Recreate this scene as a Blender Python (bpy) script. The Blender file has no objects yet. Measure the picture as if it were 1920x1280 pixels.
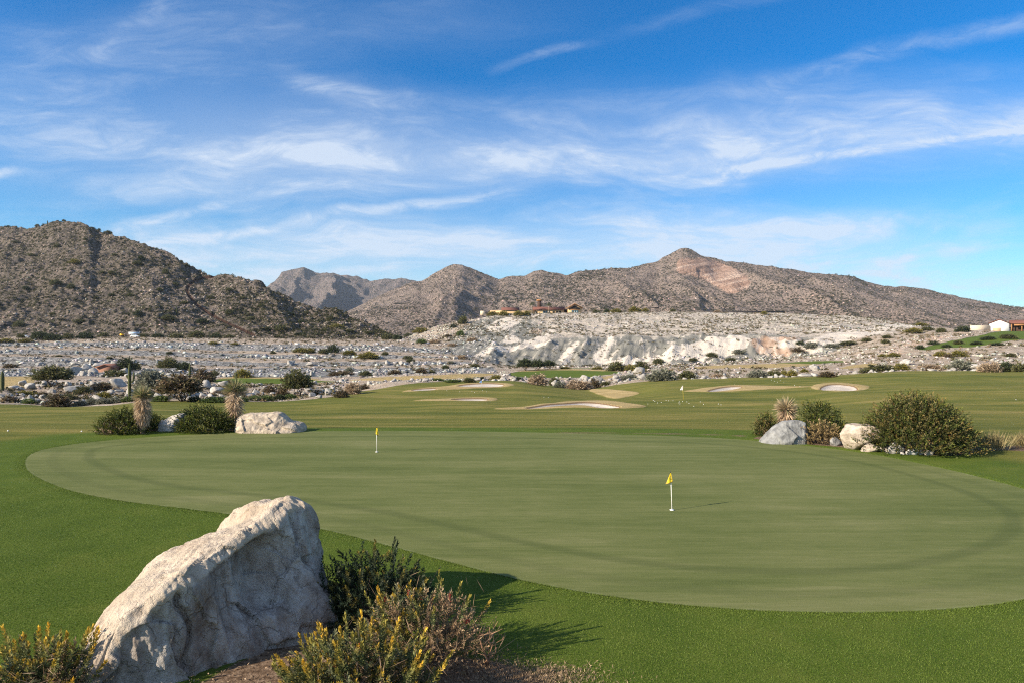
import bpy, math, random
import numpy as np
from mathutils import Vector, Matrix
R = math.radians
rng = np.random.default_rng(7)
random.seed(7)
sc = bpy.context.scene
COL = sc.collection

# ------------------------------------------------------------------ camera, sky, sun, exposure
CAMZ = 3.85
F = 1280.0                       # focal length in pixels of the 1920 x 1280 photograph
HOR = 640.0
cam = bpy.data.cameras.new("camera")
cam.sensor_width = 36.0; cam.lens = 24.0
cam.clip_start = 0.1; cam.clip_end = 30000
cam_o = bpy.data.objects.new("camera", cam); COL.objects.link(cam_o)
cam_o.location = (0, 0, CAMZ); cam_o.rotation_euler = (R(90), 0, 0)
sc.camera = cam_o
SUN_EL = R(25.5)
SUN_AZ = math.atan2(-0.89, -0.46)          # clockwise from +Y
SUN = Vector((math.sin(SUN_AZ) * math.cos(SUN_EL), math.cos(SUN_AZ) * math.cos(SUN_EL), math.sin(SUN_EL)))
sl = bpy.data.lights.new("sun", 'SUN'); sl.energy = 5.0; sl.angle = R(0.5); sl.color = (1.0, 0.865, 0.68)
so = bpy.data.objects.new("sun", sl); COL.objects.link(so)
so.rotation_euler = SUN.to_track_quat('Z', 'Y').to_euler()
sc.view_settings.view_transform = 'Standard'; sc.view_settings.look = 'None'
sc.view_settings.gamma = 1.0; sc.view_settings.exposure = 1.0
sc.view_settings.use_curve_mapping = False
sc.render.engine = 'CYCLES'
sc.cycles.max_bounces = 5; sc.cycles.diffuse_bounces = 2; sc.cycles.glossy_bounces = 2
sc.cycles.transparent_max_bounces = 6; sc.cycles.volume_bounces = 0
sc.cycles.use_denoising = False; sc.cycles.use_adaptive_sampling = True; sc.cycles.adaptive_threshold = 0.004
sc.cycles.pixel_filter_type = 'BLACKMAN_HARRIS'; sc.cycles.filter_width = 1.15


class NT:
    """small helper for node trees"""
    def __init__(s, tree):
        s.t = tree
    def n(s, typ, **kw):
        nd = s.t.nodes.new(typ)
        for k, v in kw.items():
            setattr(nd, k, v)
        return nd
    def put(s, sock, v):
        if isinstance(v, bpy.types.NodeSocket):
            s.t.links.new(v, sock)
        elif v is not None:
            if hasattr(sock.default_value, '__len__') and not hasattr(v, '__len__'):
                v = [v] * len(sock.default_value)
            if hasattr(sock.default_value, '__len__') and len(v) == 3 and len(sock.default_value) == 4:
                v = (*v, 1)
            sock.default_value = v
    def m(s, op, a, b=None, c=None, clamp=False):
        nd = s.n('ShaderNodeMath', operation=op, use_clamp=clamp)
        s.put(nd.inputs[0], a)
        if b is not None: s.put(nd.inputs[1], b)
        if c is not None: s.put(nd.inputs[2], c)
        return nd.outputs[0]
    def ss(s, x, a, b):                       # smoothstep, a > b falls
        nd = s.n('ShaderNodeMapRange', interpolation_type='SMOOTHSTEP')
        s.put(nd.inputs[0], x)
        if a > b:
            nd.inputs[1].default_value = b; nd.inputs[2].default_value = a
            nd.inputs[3].default_value = 1; nd.inputs[4].default_value = 0
        else:
            nd.inputs[1].default_value = a; nd.inputs[2].default_value = b
        return nd.outputs[0]
    def mix(s, f, a, b, blend='MIX'):
        nd = s.n('ShaderNodeMix', data_type='RGBA', blend_type=blend)
        s.put(nd.inputs[0], f); s.put(nd.inputs[6], a); s.put(nd.inputs[7], b)
        return nd.outputs[2]
    def noise(s, vec, scale=1.0, detail=4.0, rough=0.55, dist=0.0, col=False):
        nd = s.n('ShaderNodeTexNoise')
        s.put(nd.inputs['Vector'], vec)
        nd.inputs['Scale'].default_value = scale; nd.inputs['Detail'].default_value = detail
        nd.inputs['Roughness'].default_value = rough; nd.inputs['Distortion'].default_value = dist
        return nd.outputs[1 if col else 0]
    def vor(s, vec, scale=1.0, out=0, feature='F1'):
        nd = s.n('ShaderNodeTexVoronoi', feature=feature)
        s.put(nd.inputs['Vector'], vec); nd.inputs['Scale'].default_value = scale
        return nd.outputs[out]
    def scl(s, vec, k, off=(0, 0, 0)):
        nd = s.n('ShaderNodeMapping'); s.put(nd.inputs[0], vec)
        nd.inputs['Scale'].default_value = k; nd.inputs['Location'].default_value = off
        return nd.outputs[0]
    def ramp(s, f, stops):
        nd = s.n('ShaderNodeValToRGB'); s.put(nd.inputs[0], f)
        e = nd.color_ramp.elements
        while len(e) < len(stops): e.new(0.5)
        for el, (p, c) in zip(e, stops):
            el.position = p; el.color = (*c, 1) if len(c) == 3 else c
        return nd.outputs[0]
    def attr(s, name, out='Fac'):
        return s.n('ShaderNodeAttribute', attribute_name=name).outputs[out]
    def xyz(s, v):
        nd = s.n('ShaderNodeSeparateXYZ'); s.put(nd.inputs[0], v); return nd.outputs
    def comb(s, x, y, z):
        nd = s.n('ShaderNodeCombineXYZ'); s.put(nd.inputs[0], x); s.put(nd.inputs[1], y); s.put(nd.inputs[2], z)
        return nd.outputs[0]
    def bump(s, h, strength=0.5, dist=0.1):
        nd = s.n('ShaderNodeBump'); s.put(nd.inputs['Height'], h)
        nd.inputs['Strength'].default_value = strength; nd.inputs['Distance'].default_value = dist
        return nd.outputs[0]


# sky: Nishita plus thin cirrus, laid out by compass direction
world = bpy.data.worlds.new("World"); sc.world = world
world.use_nodes = True
wt = world.node_tree; wt.nodes.clear(); W = NT(wt)
sky = W.n('ShaderNodeTexSky', sky_type='NISHITA', sun_disc=False)
sky.sun_elevation = SUN_EL; sky.sun_rotation = SUN_AZ % (2 * math.pi)
sky.altitude = 400; sky.air_density = 1.0; sky.dust_density = 0.35; sky.ozone_density = 3.0
tc = W.n('ShaderNodeTexCoord')
d = W.xyz(tc.outputs['Generated'])
dy = W.m('MAXIMUM', W.m('ABSOLUTE', d[1]), 0.08)
cu = W.m('DIVIDE', d[0], dy)               # tangent of the bearing
cv = W.m('DIVIDE', d[2], dy)               # tangent of the height
hsv = W.n('ShaderNodeHueSaturation'); W.put(hsv.inputs['Color'], sky.outputs[0])
hsv.inputs['Saturation'].default_value = 1.50; hsv.inputs['Value'].default_value = 1.0
skyc = W.mix(1.0, hsv.outputs[0], (0.66, 1.10, 1.22), 'MULTIPLY')
vec = W.comb(cu, cv, 0.0)
warp = W.noise(vec, 2.2, 3, 0.6, 0, True)
wv = W.n('ShaderNodeVectorMath', operation='MULTIPLY_ADD')
W.put(wv.inputs[0], warp); wv.inputs[1].default_value = (0.16, 0.09, 0); W.put(wv.inputs[2], vec)
pv = wv.outputs[0]
rot = W.n('ShaderNodeMapping'); W.put(rot.inputs[0], pv)
rot.inputs['Rotation'].default_value = (0, 0, R(-9)); rot.inputs['Scale'].default_value = (1.1, 5.5, 1)
n_str = W.noise(rot.outputs[0], 2.6, 9, 0.62, 0.5)              # long streaks
rot2 = W.n('ShaderNodeMapping'); W.put(rot2.inputs[0], pv)
rot2.inputs['Rotation'].default_value = (0, 0, R(-32)); rot2.inputs['Scale'].default_value = (2.0, 6.0, 1)
n_fine = W.noise(rot2.outputs[0], 4.5, 10, 0.68, 0.9)           # feathered texture
n_big = W.noise(vec, 1.6, 3, 0.5)
puv = W.xyz(pv)


def upx(px): return (px - 960) / F
def vrow(row): return (HOR - row) / F


def band(px0, row0, px1, row1, wid, fade, curve=0.0, amp=1.0, raw=False):
    """soft streak from one bearing to another"""
    u0, v0, u1, v1 = upx(px0), vrow(row0), upx(px1), vrow(row1)
    k = (v1 - v0) / (u1 - u0)
    x = cu if raw else puv[0]; y = cv if raw else puv[1]
    if not raw:
        x = W.m('SUBTRACT', x, 0.08); y = W.m('SUBTRACT', y, 0.045)
    t = W.m('DIVIDE', W.m('SUBTRACT', x, u0), u1 - u0)
    mid = W.m('MULTIPLY_ADD', W.m('SUBTRACT', x, u0), k, v0)
    if curve:
        bow = W.m('MULTIPLY', W.m('MULTIPLY', t, W.m('SUBTRACT', 1.0, t)), 4 * curve / F)
        mid = W.m('ADD', mid, bow)
    dd = W.m('ABSOLUTE', W.m('SUBTRACT', y, mid))
    a = W.ss(dd, wid / F, 0.0)
    f = fade
    b = W.m('MULTIPLY', W.ss(t, -f, f), W.ss(t, 1 + f, 1 - f))
    return W.m('MULTIPLY', W.m('MULTIPLY', a, b), amp)


def mx(*a):
    r = a[0]
    for x in a[1:]: r = W.m('ADD', r, x)
    return r


streak = W.ss(n_str, 0.36, 0.72)
feath = W.ss(n_fine, 0.30, 0.74)
tex = W.m('MULTIPLY_ADD', W.m('MULTIPLY', streak, feath), 0.62, W.m('MULTIPLY', streak, 0.24))
env = mx(
    band(200, 296, 2200, 256, 150, 0.22, 0, 0.85),              # broad pale band across
    band(520, 330, 1400, 290, 70, 0.25, 10, 0.55),
    band(160, 492, 1800, 442, 110, 0.20, 0, 1.7),               # low bank over the mountains
    band(-400, 300, 900, 330, 180, 0.3, 0, 0.32),
    band(-300, 130, 600, 200, 210, 0.25, 0, 0.42),              # veil upper left
    band(250, 50, 1000, 40, 90, 0.3, 0, 0.22),
    band(1300, 215, 2300, 180, 110, 0.3, 0, 0.32),
    band(1250, 560, 2500, 560, 130, 0.25, 0, 1.0),
)
thin = mx(
    band(1310, 326, 1420, 300, 16, 0.4, 0, 0.75),
    band(1330, 326, 2100, 226, 15, 0.12, 5, 0.75, True),              # old contrail
    band(340, 446, 900, 358, 16, 0.25, -6, 0.6),
    band(200, 432, 450, 368, 18, 0.3, 0, 0.5),
    band(950, 122, 1090, 96, 14, 0.4, 0, 0.26),
    band(560, 160, 740, 192, 30, 0.35, -14, 0.4),
    band(1480, 150, 2050, 20, 28, 0.25, 6, 0.30),
    band(1160, 74, 1480, -10, 22, 0.3, 4, 0.10),
    band(190, 90, 340, -10, 40, 0.3, 0, 0.22),
    band(-60, 340, 60, 312, 18, 0.4, 0, 0.5),
)
cl = W.m('ADD', W.m('MULTIPLY', env, tex), W.m('MULTIPLY', thin, W.m('MULTIPLY_ADD', feath, 1.0, 0.15)))
veil = W.m('MULTIPLY', env, 0.26)
high = W.m('MULTIPLY', W.ss(cv, 0.52, 0.80), W.m('MULTIPLY_ADD', streak, 0.30, 0.20))   # unseen cirrus veil above the frame, added to whiten the ambient light
back = W.m('MULTIPLY', W.ss(d[1], 0.05, -0.15), 0.28)  # pale veil behind the camera, added to neutralise the sky fill
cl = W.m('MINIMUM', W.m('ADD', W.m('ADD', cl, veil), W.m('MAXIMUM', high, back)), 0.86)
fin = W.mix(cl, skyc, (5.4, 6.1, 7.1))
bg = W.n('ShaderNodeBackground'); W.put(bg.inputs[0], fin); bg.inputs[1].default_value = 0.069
wo = W.n('ShaderNodeOutputWorld'); wt.links.new(bg.outputs[0], wo.inputs[0])

# ------------------------------------------------------------------ numeric helpers
_pr = np.random.default_rng(99)
PERM = np.concatenate([_pr.permutation(256)] * 3).astype(np.int64)
RV = _pr.random(256)


def vnoise(x, y, seed=0):
    x = np.asarray(x, float); y = np.asarray(y, float)
    xi = np.floor(x).astype(np.int64); yi = np.floor(y).astype(np.int64)
    fx = x - xi; fy = y - yi
    fx = fx * fx * fx * (fx * (fx * 6 - 15) + 10); fy = fy * fy * fy * (fy * (fy * 6 - 15) + 10)
    def h(a, b): return RV[PERM[(PERM[(a + seed * 17) & 255] + b + seed * 5) & 255]]
    a = h(xi, yi); b = h(xi + 1, yi); c = h(xi, yi + 1); e = h(xi + 1, yi + 1)
    return (a + (b - a) * fx) + ((c + (e - c) * fx) - (a + (b - a) * fx)) * fy


def fbm(x, y, o=4, seed=0, g=0.5):
    s = 0; a = 1; tot = 0; f = 1
    for i in range(o):
        s = s + a * (vnoise(x * f + i * 13.7, y * f - i * 7.3, seed + i) - 0.5); tot += a; a *= g; f *= 2.03
    return s / tot * 2


def ridged(x, y, o=4, seed=0):
    s = 0; a = 1; tot = 0; f = 1
    for i in range(o):
        n = 1 - np.abs(vnoise(x * f + i * 3.1, y * f + i * 5.7, seed + i) * 2 - 1)
        s = s + a * n * n; tot += a; a *= 0.5; f *= 2.1
    return s / tot


def sstep(a, b, x):
    t = np.clip((x - a) / (b - a), 0, 1); return t * t * (3 - 2 * t)


def pslopes(x, y):
    """monotone slopes down axis 0; x (K,) y (K,...)"""
    x = np.asarray(x, float); y = np.asarray(y, float)
    hh = np.diff(x).reshape(-1, *([1] * (y.ndim - 1))); dl = np.diff(y, axis=0) / hh
    m = np.zeros_like(y)
    w1 = 2 * hh[1:] + hh[:-1]; w2 = hh[1:] + 2 * hh[:-1]
    same = dl[:-1] * dl[1:] > 0
    with np.errstate(divide='ignore', invalid='ignore'):
        v = (w1 + w2) / (w1 / dl[:-1] + w2 / dl[1:])
    m[1:-1] = np.where(same, v, 0); m[0] = dl[0]; m[-1] = dl[-1]
    return m


def pchip(x, y, q):
    x = np.asarray(x, float); y = np.asarray(y, float); m = pslopes(x, y)
    q = np.clip(np.asarray(q, float), x[0], x[-1]); i = np.clip(np.searchsorted(x, q, side='right') - 1, 0, len(x) - 2)
    h = x[i + 1] - x[i]; t = (q - x[i]) / h
    return ((2 * t ** 3 - 3 * t ** 2 + 1) * y[i] + (t ** 3 - 2 * t ** 2 + t) * h * m[i] + (-2 * t ** 3 + 3 * t ** 2) * y[i + 1] + (t ** 3 - t ** 2) * h * m[i + 1])


def poly_sdf(poly, x, y):
    """signed distance to a closed polygon, positive inside"""
    P = np.asarray(poly, float); x = np.asarray(x, float); y = np.asarray(y, float)
    d2 = np.full(x.shape, 1e18); ins = np.zeros(x.shape, bool)
    for (ax, ay), (bx, by) in zip(P, np.roll(P, -1, axis=0)):
        ex, ey = bx - ax, by - ay; wx, wy = x - ax, y - ay
        t = np.clip((wx * ex + wy * ey) / (ex * ex + ey * ey + 1e-12), 0, 1)
        d2 = np.minimum(d2, (wx - ex * t) ** 2 + (wy - ey * t) ** 2)
        c = ((ay <= y) != (by <= y))
        with np.errstate(divide='ignore', invalid='ignore'):
            xc = ax + (y - ay) * ex / (ey if ey != 0 else 1e-12)
        ins ^= c & (x < xc)
    dd = np.sqrt(d2)
    return np.where(ins, dd, -dd)


def smooth_poly(P, n=2):
    P = np.asarray(P, float)
    for _ in range(n):
        Q = np.roll(P, -1, axis=0); P = np.stack([P * .75 + Q * .25, P * .25 + Q * .75], 1).reshape(-1, 2)
    return P


# ------------------------------------------------------------------ mesh helpers
def link(o, parent=None):
    COL.objects.link(o)
    if parent is not None: o.parent = parent
    return o


def mk(name, V, FL, mat, parent=None, attrs=None, col=None, smooth=False, loc=None):
    """one mesh object from arrays; FL is a face array or a list of them"""
    V = np.asarray(V, float).reshape(-1, 3)
    if not isinstance(FL, list): FL = [FL]
    FL = [np.asarray(f, np.int64) for f in FL if len(f)]
    if loc is not None: V = V - np.asarray(loc, float)
    me = bpy.data.meshes.new(name)
    me.vertices.add(len(V)); me.vertices.foreach_set('co', V.astype(np.float32).ravel())
    li = np.concatenate([f.ravel() for f in FL]); me.loops.add(len(li)); me.loops.foreach_set('vertex_index', li.astype(np.int32))
    cnt = np.concatenate([np.full(len(f), f.shape[1]) for f in FL]); st = np.concatenate([[0], np.cumsum(cnt)[:-1]])
    me.polygons.add(len(cnt)); me.polygons.foreach_set('loop_start', st.astype(np.int32))
    if smooth: me.polygons.foreach_set('use_smooth', np.ones(len(cnt), bool))
    if attrs:
        for k, v in attrs.items():
            a = me.attributes.new(k, 'FLOAT', 'POINT'); a.data.foreach_set('value', np.asarray(v, np.float32).ravel())
    if col is not None:
        c = np.ones((len(V), 4), np.float32); c[:, :3] = col
        a = me.attributes.new('col', 'FLOAT_COLOR', 'POINT'); a.data.foreach_set('color', c.ravel())
    me.update(calc_edges=True)
    me.materials.append(mat)
    o = bpy.data.objects.new(name, me); link(o, parent)
    if loc is not None: o.location = loc
    return o


def empty(name, loc, rz=0):
    o = bpy.data.objects.new(name, None); link(o); o.location = loc; o.rotation_euler = (0, 0, rz); o.empty_display_size = 0.2
    return o


def tag(o, label=None, cat=None, group=None, kind=None):
    if label: o['label'] = label
    if cat: o['category'] = cat
    if group: o['group'] = group
    if kind: o['kind'] = kind
    return o


def dup(root, loc, rz=0, s=1.0, name=None):
    r = root.copy(); COL.objects.link(r); r.location = loc; r.rotation_euler = (0, 0, rz); r.scale = (s, s, s) if not hasattr(s, '__len__') else s
    for k in ('label', 'group'):
        if k in r: del r[k]
    for ch in list(root.children):
        c = ch.copy(); COL.objects.link(c); c.parent = r
        for g in ch.children:
            e = g.copy(); COL.objects.link(e); e.parent = c
    return r


class MB:
    """collects pieces of one part"""
    def __init__(s): s.V = []; s.Q = []; s.T = []; s.C = []; s.n = 0
    def add(s, V, Fq=None, Ft=None, c=None):
        V = np.asarray(V, float).reshape(-1, 3); s.V.append(V)
        if Fq is not None and len(Fq): s.Q.append(np.asarray(Fq, np.int64) + s.n)
        if Ft is not None and len(Ft): s.T.append(np.asarray(Ft, np.int64) + s.n)
        s.C.append(np.broadcast_to(np.asarray(c if c is not None else (1, 1, 1), float), V.shape).copy()); s.n += len(V)
    def box(s, c, size, rz=0, col=None):
        x, y, z = np.asarray(size) / 2; ca, sa = math.cos(rz), math.sin(rz)
        v = np.array([(a * x, b * y, g * z) for g in (-1, 1) for b in (-1, 1) for a in (-1, 1)])
        v = np.c_[v[:, 0] * ca - v[:, 1] * sa, v[:, 0] * sa + v[:, 1] * ca, v[:, 2]] + np.asarray(c)
        s.add(v, [(0, 2, 3, 1), (4, 5, 7, 6), (0, 1, 5, 4), (2, 6, 7, 3), (0, 4, 6, 2), (1, 3, 7, 5)], None, col)
    def tube(s, P, r, n=8, col=None, ribs=0, ribd=0.0):
        P = np.asarray(P, float); k = len(P); r = np.broadcast_to(np.asarray(r, float), (k,))
        T = np.gradient(P, axis=0); T /= np.linalg.norm(T, axis=1, keepdims=True) + 1e-9
        ref = np.array([0.31, 0.95, 0.05]) if abs(T[0, 1]) < 0.9 else np.array([1.0, 0, 0])
        V = []
        for i in range(k):
            a = np.cross(T[i], ref); a /= np.linalg.norm(a) + 1e-9; b = np.cross(T[i], a)
            th = np.arange(n) / n * 2 * math.pi
            rr = r[i] * (1 + (ribd * np.cos(th * ribs) if ribs else 0))
            V.append(P[i] + np.outer(rr * np.cos(th), a) + np.outer(rr * np.sin(th), b))
        V = np.concatenate(V); q = []
        for i in range(k - 1):
            for j in range(n):
                q.append((i * n + j, i * n + (j + 1) % n, (i + 1) * n + (j + 1) % n, (i + 1) * n + j))
        V = np.vstack([V, P[0], P[-1]]); t = []
        for j in range(n):
            t.append((k * n, (j + 1) % n, j)); t.append((k * n + 1, (k - 1) * n + j, (k - 1) * n + (j + 1) % n))
        s.add(V, q, t, col)
    def build(s, name, mat, parent=None, smooth=False, attrs=None, loc=None):
        FL = []
        if s.Q: FL.append(np.concatenate(s.Q))
        if s.T: FL.append(np.concatenate(s.T))
        return mk(name, np.concatenate(s.V), FL, mat, parent, attrs, np.concatenate(s.C), smooth, loc)


def ico(sub):
    import bmesh
    bm = bmesh.new(); bmesh.ops.create_icosphere(bm, subdivisions=sub, radius=1.0)
    V = np.array([v.co[:] for v in bm.verts]); T = np.array([[v.index for v in f.verts] for f in bm.faces]); bm.free()
    return V, T


def n3(P, f, seed):
    """cheap 3-D noise, -1..1"""
    x, y, z = (P * f).T
    return (vnoise(x + 3.1, y + z * 0.7, seed) + vnoise(y - 1.7, z + x * 0.6, seed + 3) + vnoise(z + 5.3, x + y * 0.8, seed + 6)) / 1.5 - 1


def rock_shape(seed, sub=3, flat=0.7, planes=12, sharp=14, rough=0.05):
    """angular boulder: a soft intersection of half-spaces, then noise; sits on z = 0"""
    g = np.random.default_rng(seed); V, T = ico(sub)
    Nn = g.normal(size=(planes, 3)); Nn /= np.linalg.norm(Nn, axis=1, keepdims=True); D = g.uniform(0.62, 1.0, planes)
    c = np.clip(V @ Nn.T, 1e-3, None) / D
    r = 1.0 / ((c ** sharp).sum(1) ** (1 / sharp))
    r = np.minimum(r, 1.35)
    V = V * r[:, None]
    V = V * (1 + rough * n3(V, 2.5, seed)[:, None] + rough * 0.6 * n3(V, 6, seed + 1)[:, None])
    V[:, 2] *= flat
    V -= [0, 0, V[:, 2].min() + 0.22 * np.ptp(V[:, 2])]
    V /= np.ptp(V[:, 0]) / 1.0
    return V, T


def norm(a): return a / (np.linalg.norm(a, axis=-1, keepdims=True) + 1e-9)


def leaves(C, Dr, L, Wd, g, tri=False):
    """one diamond (or triangle) blade at each point; returns V, faces"""
    n = len(C); Dr = norm(Dr); rnd = g.normal(size=(n, 3)); S = norm(np.cross(Dr, rnd)); L = np.broadcast_to(L, (n,))[:, None]; Wd = np.broadcast_to(Wd, (n,))[:, None]
    if tri:
        V = np.stack([C - S * Wd / 2, C + S * Wd / 2, C + Dr * L], 1).reshape(-1, 3)
        return V, np.arange(n * 3).reshape(-1, 3)
    V = np.stack([C, C + Dr * L * .5 + S * Wd / 2, C + Dr * L, C + Dr * L * .5 - S * Wd / 2], 1).reshape(-1, 3)
    return V, np.arange(n * 4).reshape(-1, 4)

# ------------------------------------------------------------------ terrain: heights
LV = {
 36: [(-700, 800), (0, 799), (480, 797), (960, 797), (1440, 797), (2620, 796)],
 45: [(-700, 789), (0, 788), (480, 786), (960, 785), (1440, 783), (1920, 782), (2620, 781)],
 55: [(-700, 775), (0, 775), (300, 774), (480, 776), (720, 774), (960, 772), (1200, 770), (1440, 767), (1920, 764), (2620, 762)],
 65: [(-700, 762), (0, 764), (300, 763), (480, 766), (620, 763), (720, 761), (960, 758), (1200, 756), (1440, 752), (1920, 744), (2620, 738)],
 75: [(-700, 752), (0, 757), (130, 763), (300, 752), (450, 752), (500, 755), (620, 745), (720, 745), (960, 746), (1100, 750), (1200, 746), (1440, 740), (1920, 727), (2620, 724)],
 90: [(-700, 740), (0, 746), (130, 752), (300, 744), (480, 746), (560, 745), (620, 740), (720, 730), (800, 728), (960, 729), (1060, 737), (1120, 742), (1180, 738), (1250, 729), (1440, 724), (1680, 718), (1920, 711), (2620, 708)],
 104: [(-700, 730), (0, 736), (130, 740), (300, 738), (480, 740), (640, 738), (720, 724), (780, 717), (900, 716), (960, 717), (1040, 727), (1100, 732), (1180, 722), (1240, 716), (1440, 711), (1680, 702), (1920, 698), (2620, 698)],
 115: [(-700, 724), (0, 728), (300, 730), (480, 735), (640, 732), (760, 714.5), (880, 713.5), (960, 714), (1040, 726), (1100, 729), (1200, 713), (1300, 709.5), (1440, 708), (1560, 704), (1700, 696), (1800, 695), (1920, 695), (2620, 696)],
 130: [(-700, 718), (0, 720), (300, 722), (480, 726), (640, 722), (760, 718), (960, 716), (1100, 720), (1200, 714), (1440, 710), (1700, 698), (1920, 696), (2620, 692)],
 145: [(-700, 714), (0, 716), (300, 716), (400, 716), (480, 717), (620, 717), (720, 712), (800, 710), (960, 709), (1200, 708), (1440, 704), (1700, 692), (1920, 688), (2620, 684)],
 165: [(-700, 706), (0, 706), (400, 707), (620, 708), (720, 704), (850, 700), (960, 700), (1170, 697), (1300, 700), (1440, 696), (1700, 682), (1920, 676), (2620, 670)],
 190: [(-700, 700), (0, 700), (400, 700), (620, 701), (720, 699), (850, 696), (960, 693), (1170, 692), (1300, 692), (1440, 688), (1560, 682), (1700, 672), (1920, 664), (2620, 655)],
 205: [(-700, 696), (0, 696), (300, 697), (620, 697), (800, 696), (960, 691), (1170, 690), (1300, 688), (1440, 684), (1560, 678), (1700, 664), (1920, 652), (2620, 645)],
 222: [(-700, 691), (0, 691), (300, 690), (500, 691), (700, 690), (850, 690), (960, 689), (1200, 688), (1440, 681), (1560, 675), (1700, 655), (1800, 648), (1920, 642), (2620, 638)],
 240: [(-700, 686), (0, 686), (300, 685), (500, 687), (700, 686), (850, 683), (960, 688.5), (1200, 687), (1440, 679), (1560, 672), (1700, 650), (1800, 642), (1920, 635), (2620, 630)],
 248: [(-700, 669), (0, 669), (300, 673), (500, 678), (700, 677), (850, 676), (960, 688), (1200, 686), (1440, 678), (1560, 668), (1700, 646), (1800, 638), (1920, 631), (2620, 627)],
 272: [(-700, 663), (0, 663), (300, 667.5), (500, 672.5), (700, 672), (850, 672), (960, 687), (1200, 685.5), (1440, 676), (1560, 664), (1700, 640), (1800, 630), (1920, 626), (2620, 624)],
 280: [(-700, 655), (0, 655), (300, 659), (500, 664), (700, 664), (850, 668), (960, 686.5), (1200, 685), (1440, 674), (1560, 661), (1700, 636), (1800, 627), (1920, 624.5), (2620, 622)],
 300: [(-700, 649), (0, 649), (300, 653), (500, 658.5), (700, 659), (850, 664), (960, 686), (1200, 685), (1440, 672), (1560, 657), (1700, 631), (1800, 624), (1920, 622.5), (2620, 621)],
 310: [(-700, 642), (0, 642), (300, 642), (500, 646), (700, 648), (850, 656), (900, 660), (960, 674), (1200, 668), (1440, 662), (1560, 650), (1700, 628), (1800, 623.5), (1920, 622), (2620, 621)],
 330: [(-700, 638), (0, 638), (300, 637), (500, 641), (700, 643), (850, 648), (900, 648), (960, 650), (1050, 646), (1200, 642), (1350, 638), (1440, 638), (1560, 634), (1700, 625), (1800, 623), (1920, 621.5), (2620, 621)],
 350: [(-700, 636), (0, 636), (300, 635), (500, 639), (700, 641), (850, 640), (900, 634), (960, 634), (1050, 634), (1200, 632), (1350, 630), (1440, 629), (1560, 626), (1700, 622), (1920, 621.5), (2620, 621)],
 400: [(-700, 632), (0, 632.5), (300, 632.5), (500, 635), (700, 637), (780, 634), (850, 622), (900, 614), (960, 611), (1200, 611), (1440, 608), (1560, 607), (1700, 613), (1920, 621.5), (2620, 621)],
 440: [(-700, 630), (0, 631), (300, 631), (500, 632.5), (700, 635), (750, 636), (800, 622), (850, 610), (900, 601), (960, 596), (1200, 595), (1440, 596), (1560, 594), (1650, 600), (1700, 609), (1920, 622), (2620, 621)],
 465: [(-700, 630), (0, 630.5), (300, 630.5), (500, 632), (700, 634), (750, 635), (800, 618), (850, 606), (900, 597), (960, 589), (1200, 587), (1440, 588), (1560, 592), (1650, 600), (1700, 609), (1920, 622), (2620, 621)],
 560: [(-700, 632), (0, 632), (700, 633), (760, 633), (850, 612), (900, 602), (960, 590), (1200, 587.5), (1440, 588.5), (1560, 595), (1700, 612), (1920, 624), (2620, 624)],
 720: [(-700, 633), (700, 633), (760, 632), (900, 628), (960, 625), (1440, 622), (1920, 630), (2620, 630)],
}
PXG = np.arange(-700, 2621, 8.0)
YK = [30.0]; ZK = [np.zeros_like(PXG)]
for Yl, pts in LV.items():
    a = np.asarray(pts, float); rows = pchip(a[:, 0], a[:, 1], PXG)
    YK.append(float(Yl)); ZK.append(CAMZ - (rows - HOR) / F * Yl)
for Yl, zz in ((1100, 10.0), (3000, 12.0), (16000, 14.0)):
    YK.append(float(Yl)); ZK.append(np.full_like(PXG, zz))
YK = np.array(YK); ZK = np.array(ZK); MK = pslopes(YK, ZK)

FAIR = [(-900, 740), (0, 757), (60, 757.5), (130, 763), (190, 762), (230, 758), (300, 752), (450, 752), (500, 755), (560, 750), (620, 744), (680, 733),
        (740, 722), (790, 716), (880, 711), (960, 711.5), (1000, 717), (1060, 726.5), (1095, 731), (1115, 727), (1200, 714), (1290, 708.5), (1440, 706.5), (1560, 702.5),
        (1700, 694), (1800, 693.5), (1920, 694), (2900, 694), (2900, 3000), (-900, 3000)]
TURFX = [
    [(395, 718), (395, 709), (440, 707), (520, 709), (600, 711.5), (640, 716), (600, 718), (500, 719)],
    [(955, 698), (985, 694.5), (1050, 693.5), (1168, 694.5), (1174, 698), (1120, 705), (1060, 708), (990, 708), (955, 705)],
    [(1440, 681), (1540, 676), (1605, 677), (1560, 681), (1480, 684)],
    [(1715, 655), (1760, 644), (1840, 629), (1860, 622.5), (1920, 620), (2400, 618), (2400, 630), (1920, 636), (1880, 641), (1850, 648), (1780, 653), (1730, 657)],
    [(1060, 690), (1110, 688.5), (1110, 690.5), (1060, 691)],
]
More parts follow.
